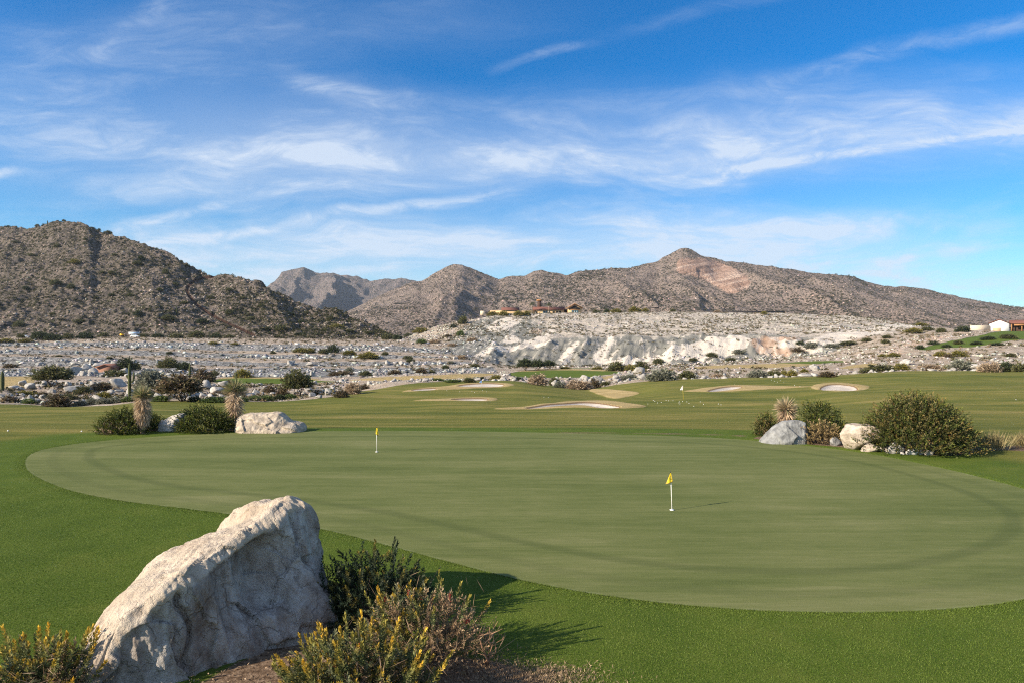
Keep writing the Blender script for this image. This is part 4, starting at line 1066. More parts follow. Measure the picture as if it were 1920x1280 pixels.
def tuft_proto(seed, n=16):
    g = np.random.default_rng(seed); d = g.normal(size=(n, 3)); d[:, 2] = np.abs(d[:, 2]); d = norm(d) * g.uniform(0.5, 1, (n, 1)); C = d * [0.42, 0.42, 0.5]
    return leaves(C, d + g.normal(size=(n, 3)) * .6, 0.34, 0.30, g, True)


TUFT = [tuft_proto(i) for i in range(6)]


def scatter(name, protos, P, S, C, matl, g, label_kind='stuff', flat=None):
    """many copies merged in one mesh; S sizes (n,) or (n,3), C colours"""
    n = len(P); k = g.integers(0, len(protos), n); mb = MB()
    a = g.uniform(0, 6.283, n); S = np.asarray(S, float); S = S if S.ndim == 2 else np.repeat(S[:, None], 3, 1)
    tl = g.normal(size=n) * 0.3
    for j, (pv, pt) in enumerate(protos):
        w = np.where(k == j)[0]
        if not len(w): continue
        v = np.broadcast_to(pv, (len(w), *pv.shape)).copy()
        ct, st = np.cos(tl[w])[:, None], np.sin(tl[w])[:, None]
        v[..., 1], v[..., 2] = v[..., 1] * ct - v[..., 2] * st, v[..., 1] * st + v[..., 2] * ct
        ca, sa_ = np.cos(a[w])[:, None], np.sin(a[w])[:, None]
        x = v[..., 0] * ca - v[..., 1] * sa_; y = v[..., 0] * sa_ + v[..., 1] * ca
        v = np.stack([x, y, v[..., 2]], -1) * S[w][:, None] + P[w][:, None]
        f = (pt[None] + (np.arange(len(w)) * len(pv))[:, None, None]).reshape(-1, pt.shape[1])
        c = np.repeat(C[w], len(pv), 0)
        mb.add(v.reshape(-1, 3), None, f, c)
    return tag(mb.build(name, matl), kind='stuff')


gR = np.random.default_rng(12)
ROCKS = []          # candidate boulders: x, y, z, size, colour, zone


def rock_cols(n, g, base, var):
    return np.clip(np.asarray(base) * (1 + var * g.normal(size=(n, 1))) * (1 + 0.05 * g.normal(size=(n, 3))), 0.05, 0.85)


def sizes(n, g, lo, hi, p=2.6):
    return lo + (hi - lo) * g.random(n) ** p


def wedge(n, g, px0, px1, y0, y1):
    Y = np.sqrt(g.uniform(y0 * y0, y1 * y1, n)); px = g.uniform(px0, px1, n); return (px - 960) / F * Y, Y, px


def add_rocks(n, px0, px1, y0, y1, lo, hi, base, var, zone, slope=0.0, poly=None, clump=0.0, p=2.6):
    X, Y, px = wedge(n, gR, px0, px1, y0, y1); z = zground(X, Y)
    row = HOR + (CAMZ - z) * F / Y
    keep = np.ones(n, bool)
    if slope:
        s = np.minimum((zbase(X, Y + 1.0) - zbase(X, Y - 1.5)) / 2.5, (zbase(X, Y + 3.0) - zbase(X, Y + 1.0)) / 2)
        keep &= gR.random(n) < np.clip(s / slope - 0.10, 0.006, 1)
    if zone == 1: keep &= fbm(X / 42, Y / 10, 3, 70) + .25 * gR.normal(size=n) > -0.12
    if clump: keep &= (fbm(X / 9, Y / 9, 3, 77) + 0.25 * gR.normal(size=n)) > clump - 0.2
    _, _, tu, ta, sa2 = zones(X, Y, zbase(X, Y)); keep &= (np.maximum(tu, ta) < -3)
    if poly is not None: keep &= poly_sdf(poly, px, row) > 0
    X, Y, z = X[keep], Y[keep], z[keep]; m_ = len(X); s = sizes(m_, gR, lo, hi, p)
    ROCKS.append((np.c_[X, Y, z], s, rock_cols(m_, gR, base, var), np.full(m_, zone)))


PALE = (0.30, 0.30, 0.295)
add_rocks(60000, -250, 930, 206, 350, 0.25, 2.1, PALE, 0.42, 1, 0.34, None, 0.0, 4.2)
add_rocks(6500, -250, 900, 166, 224, 0.2, 1.5, PALE, 0.42, 1, 0, None, 0.10, 4.0)
add_rocks(3800, -150, 640, 79, 150, 0.15, 1.1, (0.29, 0.272, 0.25), 0.34, 0, 0, None, 0.12, 3.4)
add_rocks(2600, 620, 1200, 116, 175, 0.2, 1.1, (0.30, 0.28, 0.255), 0.24, 2, 0, None, 0.02)
add_rocks(6500, 1000, 2150, 118, 290, 0.22, 1.4, (0.34, 0.315, 0.285), 0.22, 3, 0, None, 0.02)
add_rocks(3000, 800, 1750, 356, 470, 0.3, 1.7, (0.32, 0.31, 0.285), 0.26, 4, 0, None, 0.0)
add_rocks(700, 1180, 1560, 288, 312, 0.4, 2.0, (0.40, 0.375, 0.34), 0.22, 5, 0, None, -0.1)
add_rocks(1200, 740, 900, 350, 470, 0.5, 1.8, (0.33, 0.31, 0.28), 0.22, 6, 0, None, -0.1)
RP = np.concatenate([r[0] for r in ROCKS]); RS = np.concatenate([r[1] for r in ROCKS]); RC = np.concatenate([r[2] for r in ROCKS]); RZ = np.concatenate([r[3] for r in ROCKS])
BIG = [  # boulders seen singly: px, base row, width px, height px
 (41, 722, 16, 12, 0), (57, 728, 22, 12, 0), (30, 731, 34, 10, 0), (140, 700, 26, 14, 0), (160, 693, 26, 14, 0), (175, 700, 20, 10, 0), (185, 688, 24, 8, 0), (233, 700, 18, 10, 0), (220, 725, 34, 18, 0), (136, 734, 42, 12, 0), (388, 728, 22, 12, 0), (405, 735, 26, 14, 0), (598, 746, 14, 7, 0), (420, 724, 18, 8, 0), (470, 742, 20, 8, 0), (612, 738, 16, 9, 0), (395, 745, 20, 9, 0),
 (1198, 700, 22, 14, 3), (1182, 705, 16, 8, 3), (1155, 712, 20, 10, 3), (1098, 712, 20, 10, 3), (1120, 714, 22, 9, 3), (1205, 712, 18, 9, 3), (1222, 705, 18, 9, 3), (1530, 694, 22, 10, 3), (1508, 706, 28, 8, 3), (1700, 683, 22, 12, 3), (1690, 688, 20, 8, 3), (1830, 690, 24, 9, 3), (705, 703, 14, 6, 2), (640, 716, 16, 7, 2)]
ba = np.array(BIG, float); bx, by, bz, _ = ray_ground(zground, ba[:, 0], ba[:, 1])
RP = np.concatenate([np.c_[bx, by, bz], RP]); RS = np.concatenate([ba[:, 2] / F * by * 0.9, RS]); RC = np.concatenate([rock_cols(len(ba), gR, (0.31, 0.30, 0.285), 0.14), RC]); RZ = np.concatenate([ba[:, 4].astype(int), RZ])
app = RS / RP[:, 1]; pxs_ = 960 + F * RP[:, 0] / RP[:, 1]; app = np.where((pxs_ > -10) & (pxs_ < 1930), app, app * 0.2); app[:len(BIG)] += 1
order = np.argsort(-app); single = order[:280]; rest = order[280:]
scatter('rubble', PROTO1[:0] or PROTOL, RP[rest] + [0, 0, 0.08], RS[rest][:, None] * np.c_[gR.uniform(.75, 1.25, len(rest)), gR.uniform(.6, 1.1, len(rest)), gR.uniform(.6, 1.2, len(rest))], RC[rest], M['rubble'], gR)
ROCKMESH = []
for i in range(8):
    v, t = rock_shape(500 + i, 3, 0.72, 9, 26, 0.05); c = np.ones_like(v) * np.array([0.315, 0.298, 0.275]) * (0.9 + 0.03 * i)
    o = mk('boulder', v, t, M['stone'], col=c); ROCKMESH.append(o.data); bpy.data.objects.remove(o)
RZN = {0: 'in the rocky strip left of the fairway', 1: 'on the rubble terraces below the hill', 2: 'in the rubble beyond the bunkers', 3: 'on the rubble bank beyond the right fairway', 4: 'on the slope under the clubhouse', 5: 'fallen at the foot of the quarry face', 6: 'on the mound left of the quarry'}
MARKS = {0: [(30, 'by the thick saguaro at the left edge'), (90, 'left of the big olive desert tree'), (140, 'under the big olive desert tree'), (190, 'below the brown house'), (232, 'left of the two armed saguaro'), (275, 'right of the two armed saguaro'), (330, 'left of the large brown desert tree'), (390, 'right of the large brown desert tree'), (440, 'left of the second yucca'), (490, 'right of the second yucca'), (545, 'left of the lone dark tree'), (600, 'right of the lone dark tree'), (9e9, 'at the right tip of the rocky strip')],
         3: [(1130, 'behind the tan hollow'), (1200, 'below the big white rock slab'), (1260, 'round the wide grey shrub'), (1340, 'behind the thin yellow flag'), (1430, 'beyond the long bunker'), (1520, 'behind the round bunker'), (1600, 'right of the yellow green shrubs'), (1690, 'below the dirt track'), (1760, 'under the sloping lawn'), (1840, 'left of the tall tan shrub'), (9e9, 'near the right picture edge')],
         1: [(60, 'below the parked white car'), (150, 'left of the brown house'), (250, 'behind the brown house'), (330, 'above the grey desert tree'), (420, 'above the left end of the green strip'), (520, 'above the right end of the green strip'), (600, 'left of the dark terrace shrub'), (690, 'right of the dark terrace shrub'), (780, 'beyond the tan strip'), (9e9, 'at the right end of the rubble terraces')],
         2: [(720, 'at the near end of the tan strip'), (830, 'along the tan strip'), (960, 'behind the far bunkers'), (1060, 'below the far green'), (9e9, 'right of the pale plume grass')]}
FRONT = {0: 92, 3: 150, 2: 135, 1: 215}
for rank, i in enumerate(single):
    o = bpy.data.objects.new('boulder', ROCKMESH[int(gR.integers(0, 8))]); link(o)
    s = RS[i]; o.location = RP[i] + [0, 0, 0.02 * s]; o.rotation_euler = (gR.normal() * .15, gR.normal() * .15, gR.uniform(0, 6.28))
    kz = BIG[i][3] / BIG[i][2] / 0.55 if i < len(BIG) else gR.uniform(0.8, 1.25)
    o.scale = (s, s * gR.uniform(0.75, 1.1), s * kz)
    zi = int(RZ[i]); where = next(w_ for lim, w_ in MARKS[zi] if pxs_[i] < lim) if zi in MARKS else RZN[zi]
    tone = 'pale' if RC[i].mean() > .36 else 'grey'
    dep = '' if zi not in FRONT else 'front ' if RP[i, 1] < FRONT[zi] else 'rear '
    later(o, dep + ('large ' if i < len(BIG) else '') + tone + ' boulder ' + where, pxs_[i]); o.color = (*RC[i], 1); tag(o, None, 'boulder', 'boulders ' + RZN[int(RZ[i])])

# low scrub on the quarry slope, the terraces and between the rocks
X, Y, px = wedge(6800, gR, 820, 1720, 352, 470); k = (fbm(X / 12, Y / 20, 3, 8) > -0.12); X, Y = X[k], Y[k]; P = np.c_[X, Y, zground(X, Y)]
X2, Y2, px2 = wedge(2600, gR, -200, 1000, 205, 400); P2 = np.c_[X2, Y2, zground(X2, Y2)]
X3, Y3, px3 = wedge(2600, gR, 1000, 2100, 118, 330); P3 = np.c_[X3, Y3, zground(X3, Y3)]
X4, Y4, px4 = wedge(2200, gR, -150, 640, 79, 140); P4 = np.c_[X4, Y4, zground(X4, Y4)]
P = np.concatenate([P, P2, P3, P4]); _, _, tu, ta, sn = zones(P[:, 0], P[:, 1], zbase(P[:, 0], P[:, 1])); P = P[np.maximum(tu, ta) < -4]
n = len(P); s = np.where(P[:, 1] < 150, gR.uniform(0.25, 1.0, n), gR.uniform(0.5, 1.6, n))
pal = np.array([(.075, .070, .032), (.11, .092, .046), (.055, .054, .026), (.16, .118, .070), (.12, .108, .072)])
scatter('low_scrub', TUFT, P, np.c_[s, s, s * 0.8], pal[gR.integers(0, 5, n)] * gR.uniform(.8, 1.2, (n, 1)), M['scrub'], gR)

# left hill: loose stones and brush
n = 32000; px = gR.uniform(-420, 770, n); t = gR.uniform(0.0, 1.02, n) ** 0.9; yr = np.interp(px, HYR[:, 0], HYR[:, 1]); Y = HYB + t * (yr - HYB); X = (px - 960) / F * Y
P = np.c_[X, Y, zhill(X, Y)]; rw = HOR + (CAMZ - P[:, 2]) * F / Y; dmn = np.full(n, 1e9)
for (a, b2) in zip(TRACK[:-1], TRACK[1:]):
    e = np.subtract(b2, a); w = np.stack([px - a[0], rw - a[1]], 1); tt = np.clip((w @ e) / (e @ e), 0, 1); dmn = np.minimum(dmn, np.hypot(*(w - tt[:, None] * e).T))
kt = dmn > 4.0; X, Y, P, n = X[kt], Y[kt], P[kt], int(kt.sum()); den = fbm(X / 26, Y / 30, 4, 90) + 0.35 * gR.normal(size=n)
rk = den > 0.05; nr_ = rk.sum()
scatter('hill_stones', PROTOL, P[rk], sizes(nr_, gR, 0.3, 2.3, 4.5), rock_cols(nr_, gR, (0.225, 0.188, 0.162), 0.38), M['rubble'], gR)
br = ~rk; nb = br.sum(); s = sizes(nb, gR, 0.6, 2.6, 2.0)
pal = np.array([(.046, .050, .022), (.062, .062, .027), (.034, .039, .017), (.090, .078, .042)])
scatter('hill_brush', TUFT, P[br], np.c_[s, s, s * 0.85], pal[gR.integers(0, 4, nb)] * gR.uniform(.8, 1.2, (nb, 1)), M['scrub'], gR)
# mountain scrub
n = 62000; px = gR.uniform(480, 2200, n); t = gR.uniform(0.0, 1.0, n) ** 0.8; yr = 1750 * (1 + 0.05 * np.sin(px / 170 + 3)); Y = 950 + t * (yr - 950); X = (px - 960) / F * Y
zz = zmain(X, Y); rw = HOR + (CAMZ - zz) * F / Y; ok = (poly_sdf(CLIFF, 960 + F * X / Y, rw) < 2) & (fbm((X + .4 * Y) / 70, Y / 200, 4, 44) + .30 * gR.normal(size=len(X)) > -0.05); P = np.c_[X, Y, zz][ok]; n = len(P); s = sizes(n, gR, 1.8, 5.4, 2.6) * np.clip(1 + 0.8 * fbm(X[ok] / 120, Y[ok] / 160, 3, 66), .35, 1.6)
rkm = gR.random(n) < 0.16
scatter('mountain_scrub', TUFT, P[~rkm], np.c_[s, s, s * 0.8][~rkm], np.array([(.050, .050, .030), (.066, .062, .038), (.040, .041, .026), (.085, .074, .048)])[gR.integers(0, 4, (~rkm).sum())], M['scrub'], gR)
scatter('mountain_stones', PROTOL, P[rkm], s[rkm] * .85, rock_cols(rkm.sum(), gR, (0.285, 0.222, 0.195), 0.28), M['rubble'], gR)

# ------------------------------------------------------------------ foreground boulder
def facets(x, y, seed):
    """broken-stone cells: each has its own level and tilt"""
    xi = np.floor(x).astype(int); yi = np.floor(y).astype(int); best = np.full(x.shape, 9.0); lev = np.zeros(x.shape); tilt = np.zeros(x.shape)
    def h(a, b, k): return RV[PERM[(PERM[(a + 31 * k + seed) & 255] + b + 7 * k) & 255]]
    for ax in (-1, 0, 1):
        for ay in (-1, 0, 1):
            a, b = xi + ax, yi + ay; dx = x - a - h(a, b, 1); dy_ = y - b - h(a, b, 2); dd = dx * dx + dy_ * dy_
            m_ = dd < best; best = np.where(m_, dd, best); lev = np.where(m_, h(a, b, 3), lev); tilt = np.where(m_, dx * (h(a, b, 4) - .5) * 2 + dy_ * (h(a, b, 5) - .5) * 2, tilt)
    return lev, tilt


def big_boulder():
    O = np.array([-3.07, 9.37, 0.0]); a = np.array([0.44, 0.898, 0]); p = np.array([0.898, -0.44, 0])
    #       q : (p, z) round the section, left foot over the ridge to the right foot
    SEC = {
        -2.52: [(-0.791, -0.3), (-0.74, -0.1), (-0.688, 0.02), (-0.602, 0.12), (-0.473, 0.18), (-0.44, 0.18), (-0.38, 0.12), (-0.35, 0.05), (-0.32, -0.02), (-0.29, -0.1), (-0.26, -0.2), (-0.22, -0.3)],
        -2.34: [(-0.963, -0.3), (-0.929, 0.0), (-0.877, 0.2), (-0.757, 0.36), (-0.559, 0.46), (-0.46, 0.48), (-0.38, 0.38), (-0.34, 0.24), (-0.31, 0.1), (-0.26, -0.04), (-0.18, -0.16), (-0.1, -0.3)],
        -2.10: [(-1.187, -0.3), (-1.152, 0.05), (-1.084, 0.36), (-0.903, 0.58), (-0.602, 0.74), (-0.36, 0.8), (-0.26, 0.68), (-0.21, 0.44), (-0.17, 0.22), (-0.1, 0.04), (0.0, -0.12), (0.1, -0.3)],
        -1.80: [(-1.505, -0.3), (-1.428, 0.2), (-1.29, 0.56), (-0.989, 0.78), (-0.516, 0.95), (-0.2, 1.05), (-0.08, 0.95), (-0.04, 0.68), (0.0, 0.4), (0.07, 0.15), (0.16, -0.1), (0.26, -0.3)],
        -1.30: [(-1.591, -0.3), (-1.514, 0.3), (-1.376, 0.8), (-1.032, 0.98), (-0.516, 1.12), (-0.12, 1.22), (0.0, 1.1), (0.05, 0.8), (0.09, 0.5), (0.18, 0.22), (0.256, -0.1), (0.336, -0.3)],
        -0.80: [(-1.805, -0.3), (-1.709, 0.4), (-1.536, 0.93), (-1.152, 1.08), (-0.595, 1.24), (-0.1, 1.38), (0.02, 1.26), (0.02, 0.92), (0.08, 0.6), (0.28, 0.36), (0.432, 0.05), (0.56, -0.3)],
        -0.40: [(-1.766, -0.3), (-1.651, 0.4), (-1.459, 0.96), (-1.104, 1.12), (-0.595, 1.32), (-0.08, 1.53), (0.06, 1.4), (0.06, 1.02), (0.12, 0.74), (0.336, 0.58), (0.672, 0.16), (0.784, -0.3)],
        -0.14: [(-1.68, -0.3), (-1.536, 0.4), (-1.363, 0.96), (-1.075, 1.1), (-0.595, 1.37), (-0.08, 1.66), (0.1, 1.53), (0.16, 1.15), (0.22, 0.86), (0.384, 0.72), (0.752, 0.24), (0.832, -0.3)],
        0.02: [(-1.632, -0.3), (-1.478, 0.5), (-1.306, 1.2), (-1.037, 1.45), (-0.595, 1.58), (-0.1, 1.7), (0.11, 1.58), (0.19, 1.18), (0.25, 0.88), (0.384, 0.72), (0.736, 0.26), (0.8, -0.3)],
        0.20: [(-1.536, -0.3), (-1.382, 0.5), (-1.219, 1.2), (-0.979, 1.44), (-0.576, 1.59), (-0.12, 1.71), (0.12, 1.6), (0.22, 1.2), (0.28, 0.9), (0.368, 0.72), (0.672, 0.28), (0.736, -0.3)],
        0.40: [(-1.392, -0.3), (-1.267, 0.5), (-1.114, 1.15), (-0.883, 1.38), (-0.557, 1.52), (-0.16, 1.62), (0.06, 1.48), (0.16, 1.1), (0.22, 0.8), (0.288, 0.6), (0.496, 0.25), (0.56, -0.3)],
        0.58: [(-1.056, -0.3), (-0.979, 0.2), (-0.864, 0.6), (-0.72, 0.8), (-0.499, 0.92), (-0.22, 1.0), (-0.04, 0.9), (0.04, 0.7), (0.08, 0.5), (0.16, 0.35), (0.3, 0.1), (0.288, -0.3)],
    }
    qs = np.array(sorted(SEC)); ctl = np.array([SEC[q] for q in qs])            # (nq, 12, 2)
    nq, ns = 300, 260
    q = np.linspace(qs[0], qs[-1], nq)
    C = pchip(qs, ctl.reshape(len(qs), -1), q[:, None] * np.ones((1, 24)) if False else q) if False else np.stack([np.interp(q, qs, ctl.reshape(len(qs), -1)[:, j]) for j in range(24)], 1)
    k = np.ones(9) / 9
    Cs = np.stack([np.convolve(np.pad(C[:, j], 4, mode='edge'), k, 'valid') for j in range(24)], 1).reshape(nq, 12, 2)
    u = np.linspace(0, 11, ns); i = np.clip(u.astype(int), 0, 10); f = (u - i)[None, :, None]
    Sx = Cs[:, i] * (1 - f) + Cs[:, i + 1] * f
    k2 = np.hanning(13)[1:-1]; k2 /= k2.sum(); pad = len(k2) // 2
    Sx = np.stack([np.stack([np.convolve(np.pad(Sx[r, :, c], pad, mode='edge'), k2, 'valid') for c in (0, 1)], -1) for r in range(nq)])
    P = O + Sx[..., 0:1] * p + q[:, None, None] * a + Sx[..., 1:2] * np.array([0, 0, 1.0])
    # broken surface
    du = np.gradient(P, axis=1); dv = np.gradient(P, axis=0); Nn = norm(np.cross(dv, du)); 
    cm = P.reshape(-1, 3).mean(0); Nn *= np.sign(((P - cm) * Nn).sum(-1, keepdims=True)).mean() or 1
    P0 = P.reshape(-1, 3); lq = np.broadcast_to(q[:, None], (nq, ns)).ravel(); lp = Sx[..., 0].ravel(); lz = Sx[..., 1].ravel()
    rz_ = Sx[..., 1].max(1, keepdims=True) - Sx[..., 1]
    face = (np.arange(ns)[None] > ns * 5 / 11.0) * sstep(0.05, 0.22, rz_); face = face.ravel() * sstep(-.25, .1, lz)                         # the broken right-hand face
    gro = ridged(lq * 2.3 + 0.35 * lz + .2, lz * 0.55 + 3, 4, 7)
    disp = 0.030 * fbm(lq * 3, lp * 3 + lz * 2, 4, 3) + 0.012 * fbm(lq * 11, lp * 11 + lz * 9, 3, 6)
    disp += face * (0.11 * (gro - 0.55) + 0.05 * fbm(lq * 7, lz * 3, 4, 8))
    top = 1 - face
    disp += top * (0.045 * fbm(lq * 1.7 + lp, lp * 2.2, 3, 12) - 0.030 * sstep(.60, .85, ridged(lq * 1.2 + 5, lp * 2.6, 3, 14)) + 0.010 * fbm(lq * 22, lp * 22 + lz * 20, 3, 16))
    cs, ct = facets(lq * 2.4 + .25 * fbm(lq * 3, lz * 3, 2, 61), lz * 1.5 + .2 * fbm(lq * 4, lz * 4, 2, 62), 11)
    disp += face * (0.075 * (cs - .5) + 0.09 * ct)
    cs2, ct2 = facets(lq * 1.7 + .2 * fbm(lq * 3, lp * 3, 2, 63), lp * 1.3, 19)
    disp += top * (0.030 * (cs2 - .5) + 0.035 * ct2)
    # one deep hollow and a crack in the shaded face
    disp -= face * 0.30 * np.exp(-((lq + 0.60) / 0.24) ** 2) * sstep(.35, .6, lz) * sstep(1.45, 1.1, lz)
    disp -= face * 0.10 * np.exp(-((lq + 1.62 + 0.06 * np.sin(lz * 9)) / 0.035) ** 2) * sstep(.05, .2, lz)
    disp -= face * 0.07 * np.exp(-((lq + 0.02 + 0.1 * (lz - 1)) / 0.04) ** 2) * sstep(.7, .9, lz)
    P1 = P0 + Nn.reshape(-1, 3) * disp[:, None]
    ids = np.arange(nq * ns).reshape(nq, ns)
    qd = np.stack([ids[:-1, :-1], ids[1:, :-1], ids[1:, 1:], ids[:-1, 1:]], -1).reshape(-1, 4)
    V = np.vstack([P1, P1[:ns].mean(0), P1[-ns:].mean(0)]); n0 = nq * ns
    t = [(n0, j, j + 1) for j in range(ns - 1)] + [(n0 + 1, ids[-1, j + 1], ids[-1, j]) for j in range(ns - 1)]
    return V, [qd, np.array(t)], np.r_[face, 0, 0]


m, N, b = mat('boulder_stone'); M['bigstone'] = m
pos = N.n('ShaderNodeTexCoord').outputs['Object']
f1 = N.noise(pos, 1.4, 6, 0.65); f2 = N.noise(pos, 7, 6, 0.7); f3 = N.noise(pos, 38, 4, 0.75)
base = N.ramp(f1, [(0.30, (0.39, 0.31, 0.24)), (0.46, (0.51, 0.425, 0.335)), (0.6, (0.59, 0.50, 0.405)), (0.75, (0.64, 0.57, 0.48))])
facec = N.ramp(N.noise(N.scl(pos, (1.0, 1.0, .4)), 2.6, 7, 0.7, 0.4), [(0.32, (0.16, 0.115, 0.09)), (0.43, (0.30, 0.25, 0.21)), (0.54, (0.42, 0.38, 0.34)), (0.68, (0.55, 0.52, 0.48))])  # greyer and darker than the top: shade partly put into the face colour
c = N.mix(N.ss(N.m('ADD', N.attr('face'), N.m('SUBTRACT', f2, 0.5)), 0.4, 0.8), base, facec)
c = N.mix(N.m('MULTIPLY', N.ss(f2, 0.50, 0.33), 0.55), c, (0.24, 0.185, 0.145))
c = N.mix(N.m('MULTIPLY', N.ss(f3, 0.55, 0.75), 0.35), c, (0.70, 0.66, 0.60))
c = N.mix(N.m('MULTIPLY', N.ss(N.noise(pos, 4.2, 5, 0.7), 0.63, 0.70), 0.5), c, (0.23, 0.135, 0.095))
N.put(b.inputs['Base Color'], c)
ck = N.vor(N.mix(0.25, pos, N.noise(pos, 3.0, 4, 0.6, 0, True)), 2.2, 0, 'DISTANCE_TO_EDGE') if False else N.n('ShaderNodeTexVoronoi', feature='DISTANCE_TO_EDGE')
N.put(ck.inputs['Vector'], N.mix(0.35, pos, N.noise(pos, 2.2, 5, 0.65, 0, True))); ck.inputs['Scale'].default_value = 3.2
crack = N.m('MULTIPLY', N.ss(ck.outputs[0], 0.030, 0.0), N.ss(f1, 0.42, 0.56))
N.put(b.inputs['Base Color'], N.mix(N.m('MULTIPLY', crack, 0.25), c, (0.12, 0.09, 0.07)))
N.put(b.inputs['Normal'], N.bump(N.m('SUBTRACT', N.m('ADD', N.m('MULTIPLY', f2, 0.06), N.m('MULTIPLY', f3, 0.030)), N.m('MULTIPLY', crack, 0.018)), 1.0, 1.0))
b.inputs['Roughness'].default_value = 0.92
V_, F_, fa = big_boulder()
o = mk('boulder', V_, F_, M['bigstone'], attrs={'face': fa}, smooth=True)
tag(o, 'huge pale beige boulder in the foreground, its sloping top sunlit and its face shaded', 'boulder')

# ------------------------------------------------------------------ bottlebrush shrubs round it
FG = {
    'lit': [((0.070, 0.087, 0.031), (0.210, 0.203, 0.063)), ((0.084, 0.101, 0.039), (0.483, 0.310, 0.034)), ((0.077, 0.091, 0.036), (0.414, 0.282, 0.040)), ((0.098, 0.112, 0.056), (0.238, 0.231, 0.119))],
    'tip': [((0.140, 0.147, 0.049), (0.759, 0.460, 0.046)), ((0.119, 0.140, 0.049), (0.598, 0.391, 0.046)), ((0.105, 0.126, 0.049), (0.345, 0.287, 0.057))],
    'dark': [((0.022, 0.036, 0.020), (0.042, 0.064, 0.034)), ((0.028, 0.042, 0.022), (0.064, 0.078, 0.039)), ((.030, .042, .020), (.24, .19, .04))],  # leaves of the shadowed plants, shade put into their colour
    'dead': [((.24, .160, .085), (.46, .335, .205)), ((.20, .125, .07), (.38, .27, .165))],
}


def brush_shoots(mb, P, D, L, per, ll, lw, cols, g, wid=0.55, k=None):
    """bottlebrush spikes: leaves all round each stem"""
    n = len(P); D = norm(D); t = np.linspace(0.03, 1.0, per)
    C = P[:, None] + D[:, None] * (L[:, None, None] * t[None, :, None]); C[..., 2] += 0.10 * (L[:, None] * (t ** 2)[None])
    rd = g.normal(size=(n, per, 3)); ax = D[:, None]; rd -= (rd * ax).sum(-1, keepdims=True) * ax; rd = norm(rd)
    LD = norm(rd * (1.05 - 0.6 * t[None, :, None] ** 4) + ax * (wid + 0.8 * t[None, :, None] ** 3))
    kk = g.integers(0, len(cols), n); ca = np.array([c[0] for c in cols])[kk]; cb = np.array([c[1] for c in cols])[kk]
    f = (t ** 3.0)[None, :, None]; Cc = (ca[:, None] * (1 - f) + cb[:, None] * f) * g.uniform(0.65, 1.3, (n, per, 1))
    V, q = leaves(C.reshape(-1, 3), LD.reshape(-1, 3), ll * g.uniform(0.75, 1.15, n * per), lw, g)
    mb.add(V, q, None, np.repeat(Cc.reshape(-1, 3), 4, 0))


def bottlebrush(base, rad, n, cols, label, g, nred=8, dead=0.0, long_=0, skirt=None, low=0.1, leafk=1.0, top_bias=0.0):
    root = empty('bottlebrush_shrub', base); tag(root, label, 'shrub', None)
    rad = np.asarray(rad, float); f = MB(); w = MB(); dd = MB()
    d = g.normal(size=(n, 3)); d[:, 2] = np.abs(d[:, 2]); d = norm(d)
    lump = 1 + 0.25 * n3(d, 2.2, int(g.integers(0, 60)))
    P = d * rad * (g.uniform(0.35, 0.84, n) * lump)[:, None]; P[:, 2] += low
    D = norm(d * [1, 1, .7] + [0, 0, 0.5] + g.normal(size=(n, 3)) * 0.35); L = g.uniform(0.09, 0.20, n)
    isd = g.random(n) < dead * (0.35 + 1.0 * (d[:, 0] > 0.1))
    brush_shoots(f, P[~isd], D[~isd], L[~isd], 34, 0.046 * leafk, 0.015, cols, g)
    if isd.any(): brush_shoots(dd, P[isd], D[isd], L[isd], 26, 0.034, 0.012, FG['dead'], g)
    if long_:
        dl = g.normal(size=(long_, 3)); dl[:, 2] = np.abs(dl[:, 2]) + 0.4; dl = norm(dl); PL = dl * rad * 0.78; PL[:, 2] += low
        brush_shoots(f, PL, norm(dl + [0, 0, 0.6]), g.uniform(0.22, 0.38, long_), 80, 0.052, 0.017, FG['tip'] if cols is not FG['dark'] else FG['dark'], g, 0.75)
    stems(w, np.zeros(3) - [0, 0, .05], P[g.choice(n, min(n, 42), False)], 0.013, (.13, .095, .07), g, 6, 0.07)
    f.build('foliage', M['leaf'], root)
    w.build('stem', M['wood'], root)
    if dead:
        m_ = 260; Pd = g.normal(size=(m_, 3)) * rad * [0.33, 0.33, 0.28] + [rad[0] * .25, -rad[1] * 0.2, rad[2] * 0.42]; Pd[:, 2] = np.abs(Pd[:, 2])
        Vd, qd = leaves(Pd, g.normal(size=(m_, 3)) + [0, 0, .2], g.uniform(0.10, 0.26, m_), 0.006, g)
        dd.add(Vd, qd, None, np.repeat(np.array([(.30, .20, .13)]) * g.uniform(.6, 1.3, (m_, 1)), 4, 0))
    if dd.V: dd.build('dead_twigs', M['leaf'], root)
    idx = g.choice(np.where(P[:, 2] > 0.45 * rad[2])[0], nred, False) if nred else []
    for i in idx:
        h = MB(); c0 = P[i] + D[i] * L[i] * 0.55; nn = 70; t = g.random(nn); rd = g.normal(size=(nn, 3)); rd = norm(rd - (rd @ D[i])[:, None] * D[i])
        Vv, qq = leaves(c0 + D[i] * (t * 0.07)[:, None], rd + D[i] * .3, 0.026, 0.005, g); h.add(Vv, qq, None, np.repeat(np.array([(.42, .015, .02)]) * g.uniform(.5, 1.2, (nn, 1)), 4, 0))
        h.build('flower', M['leaf'], root)
    return root


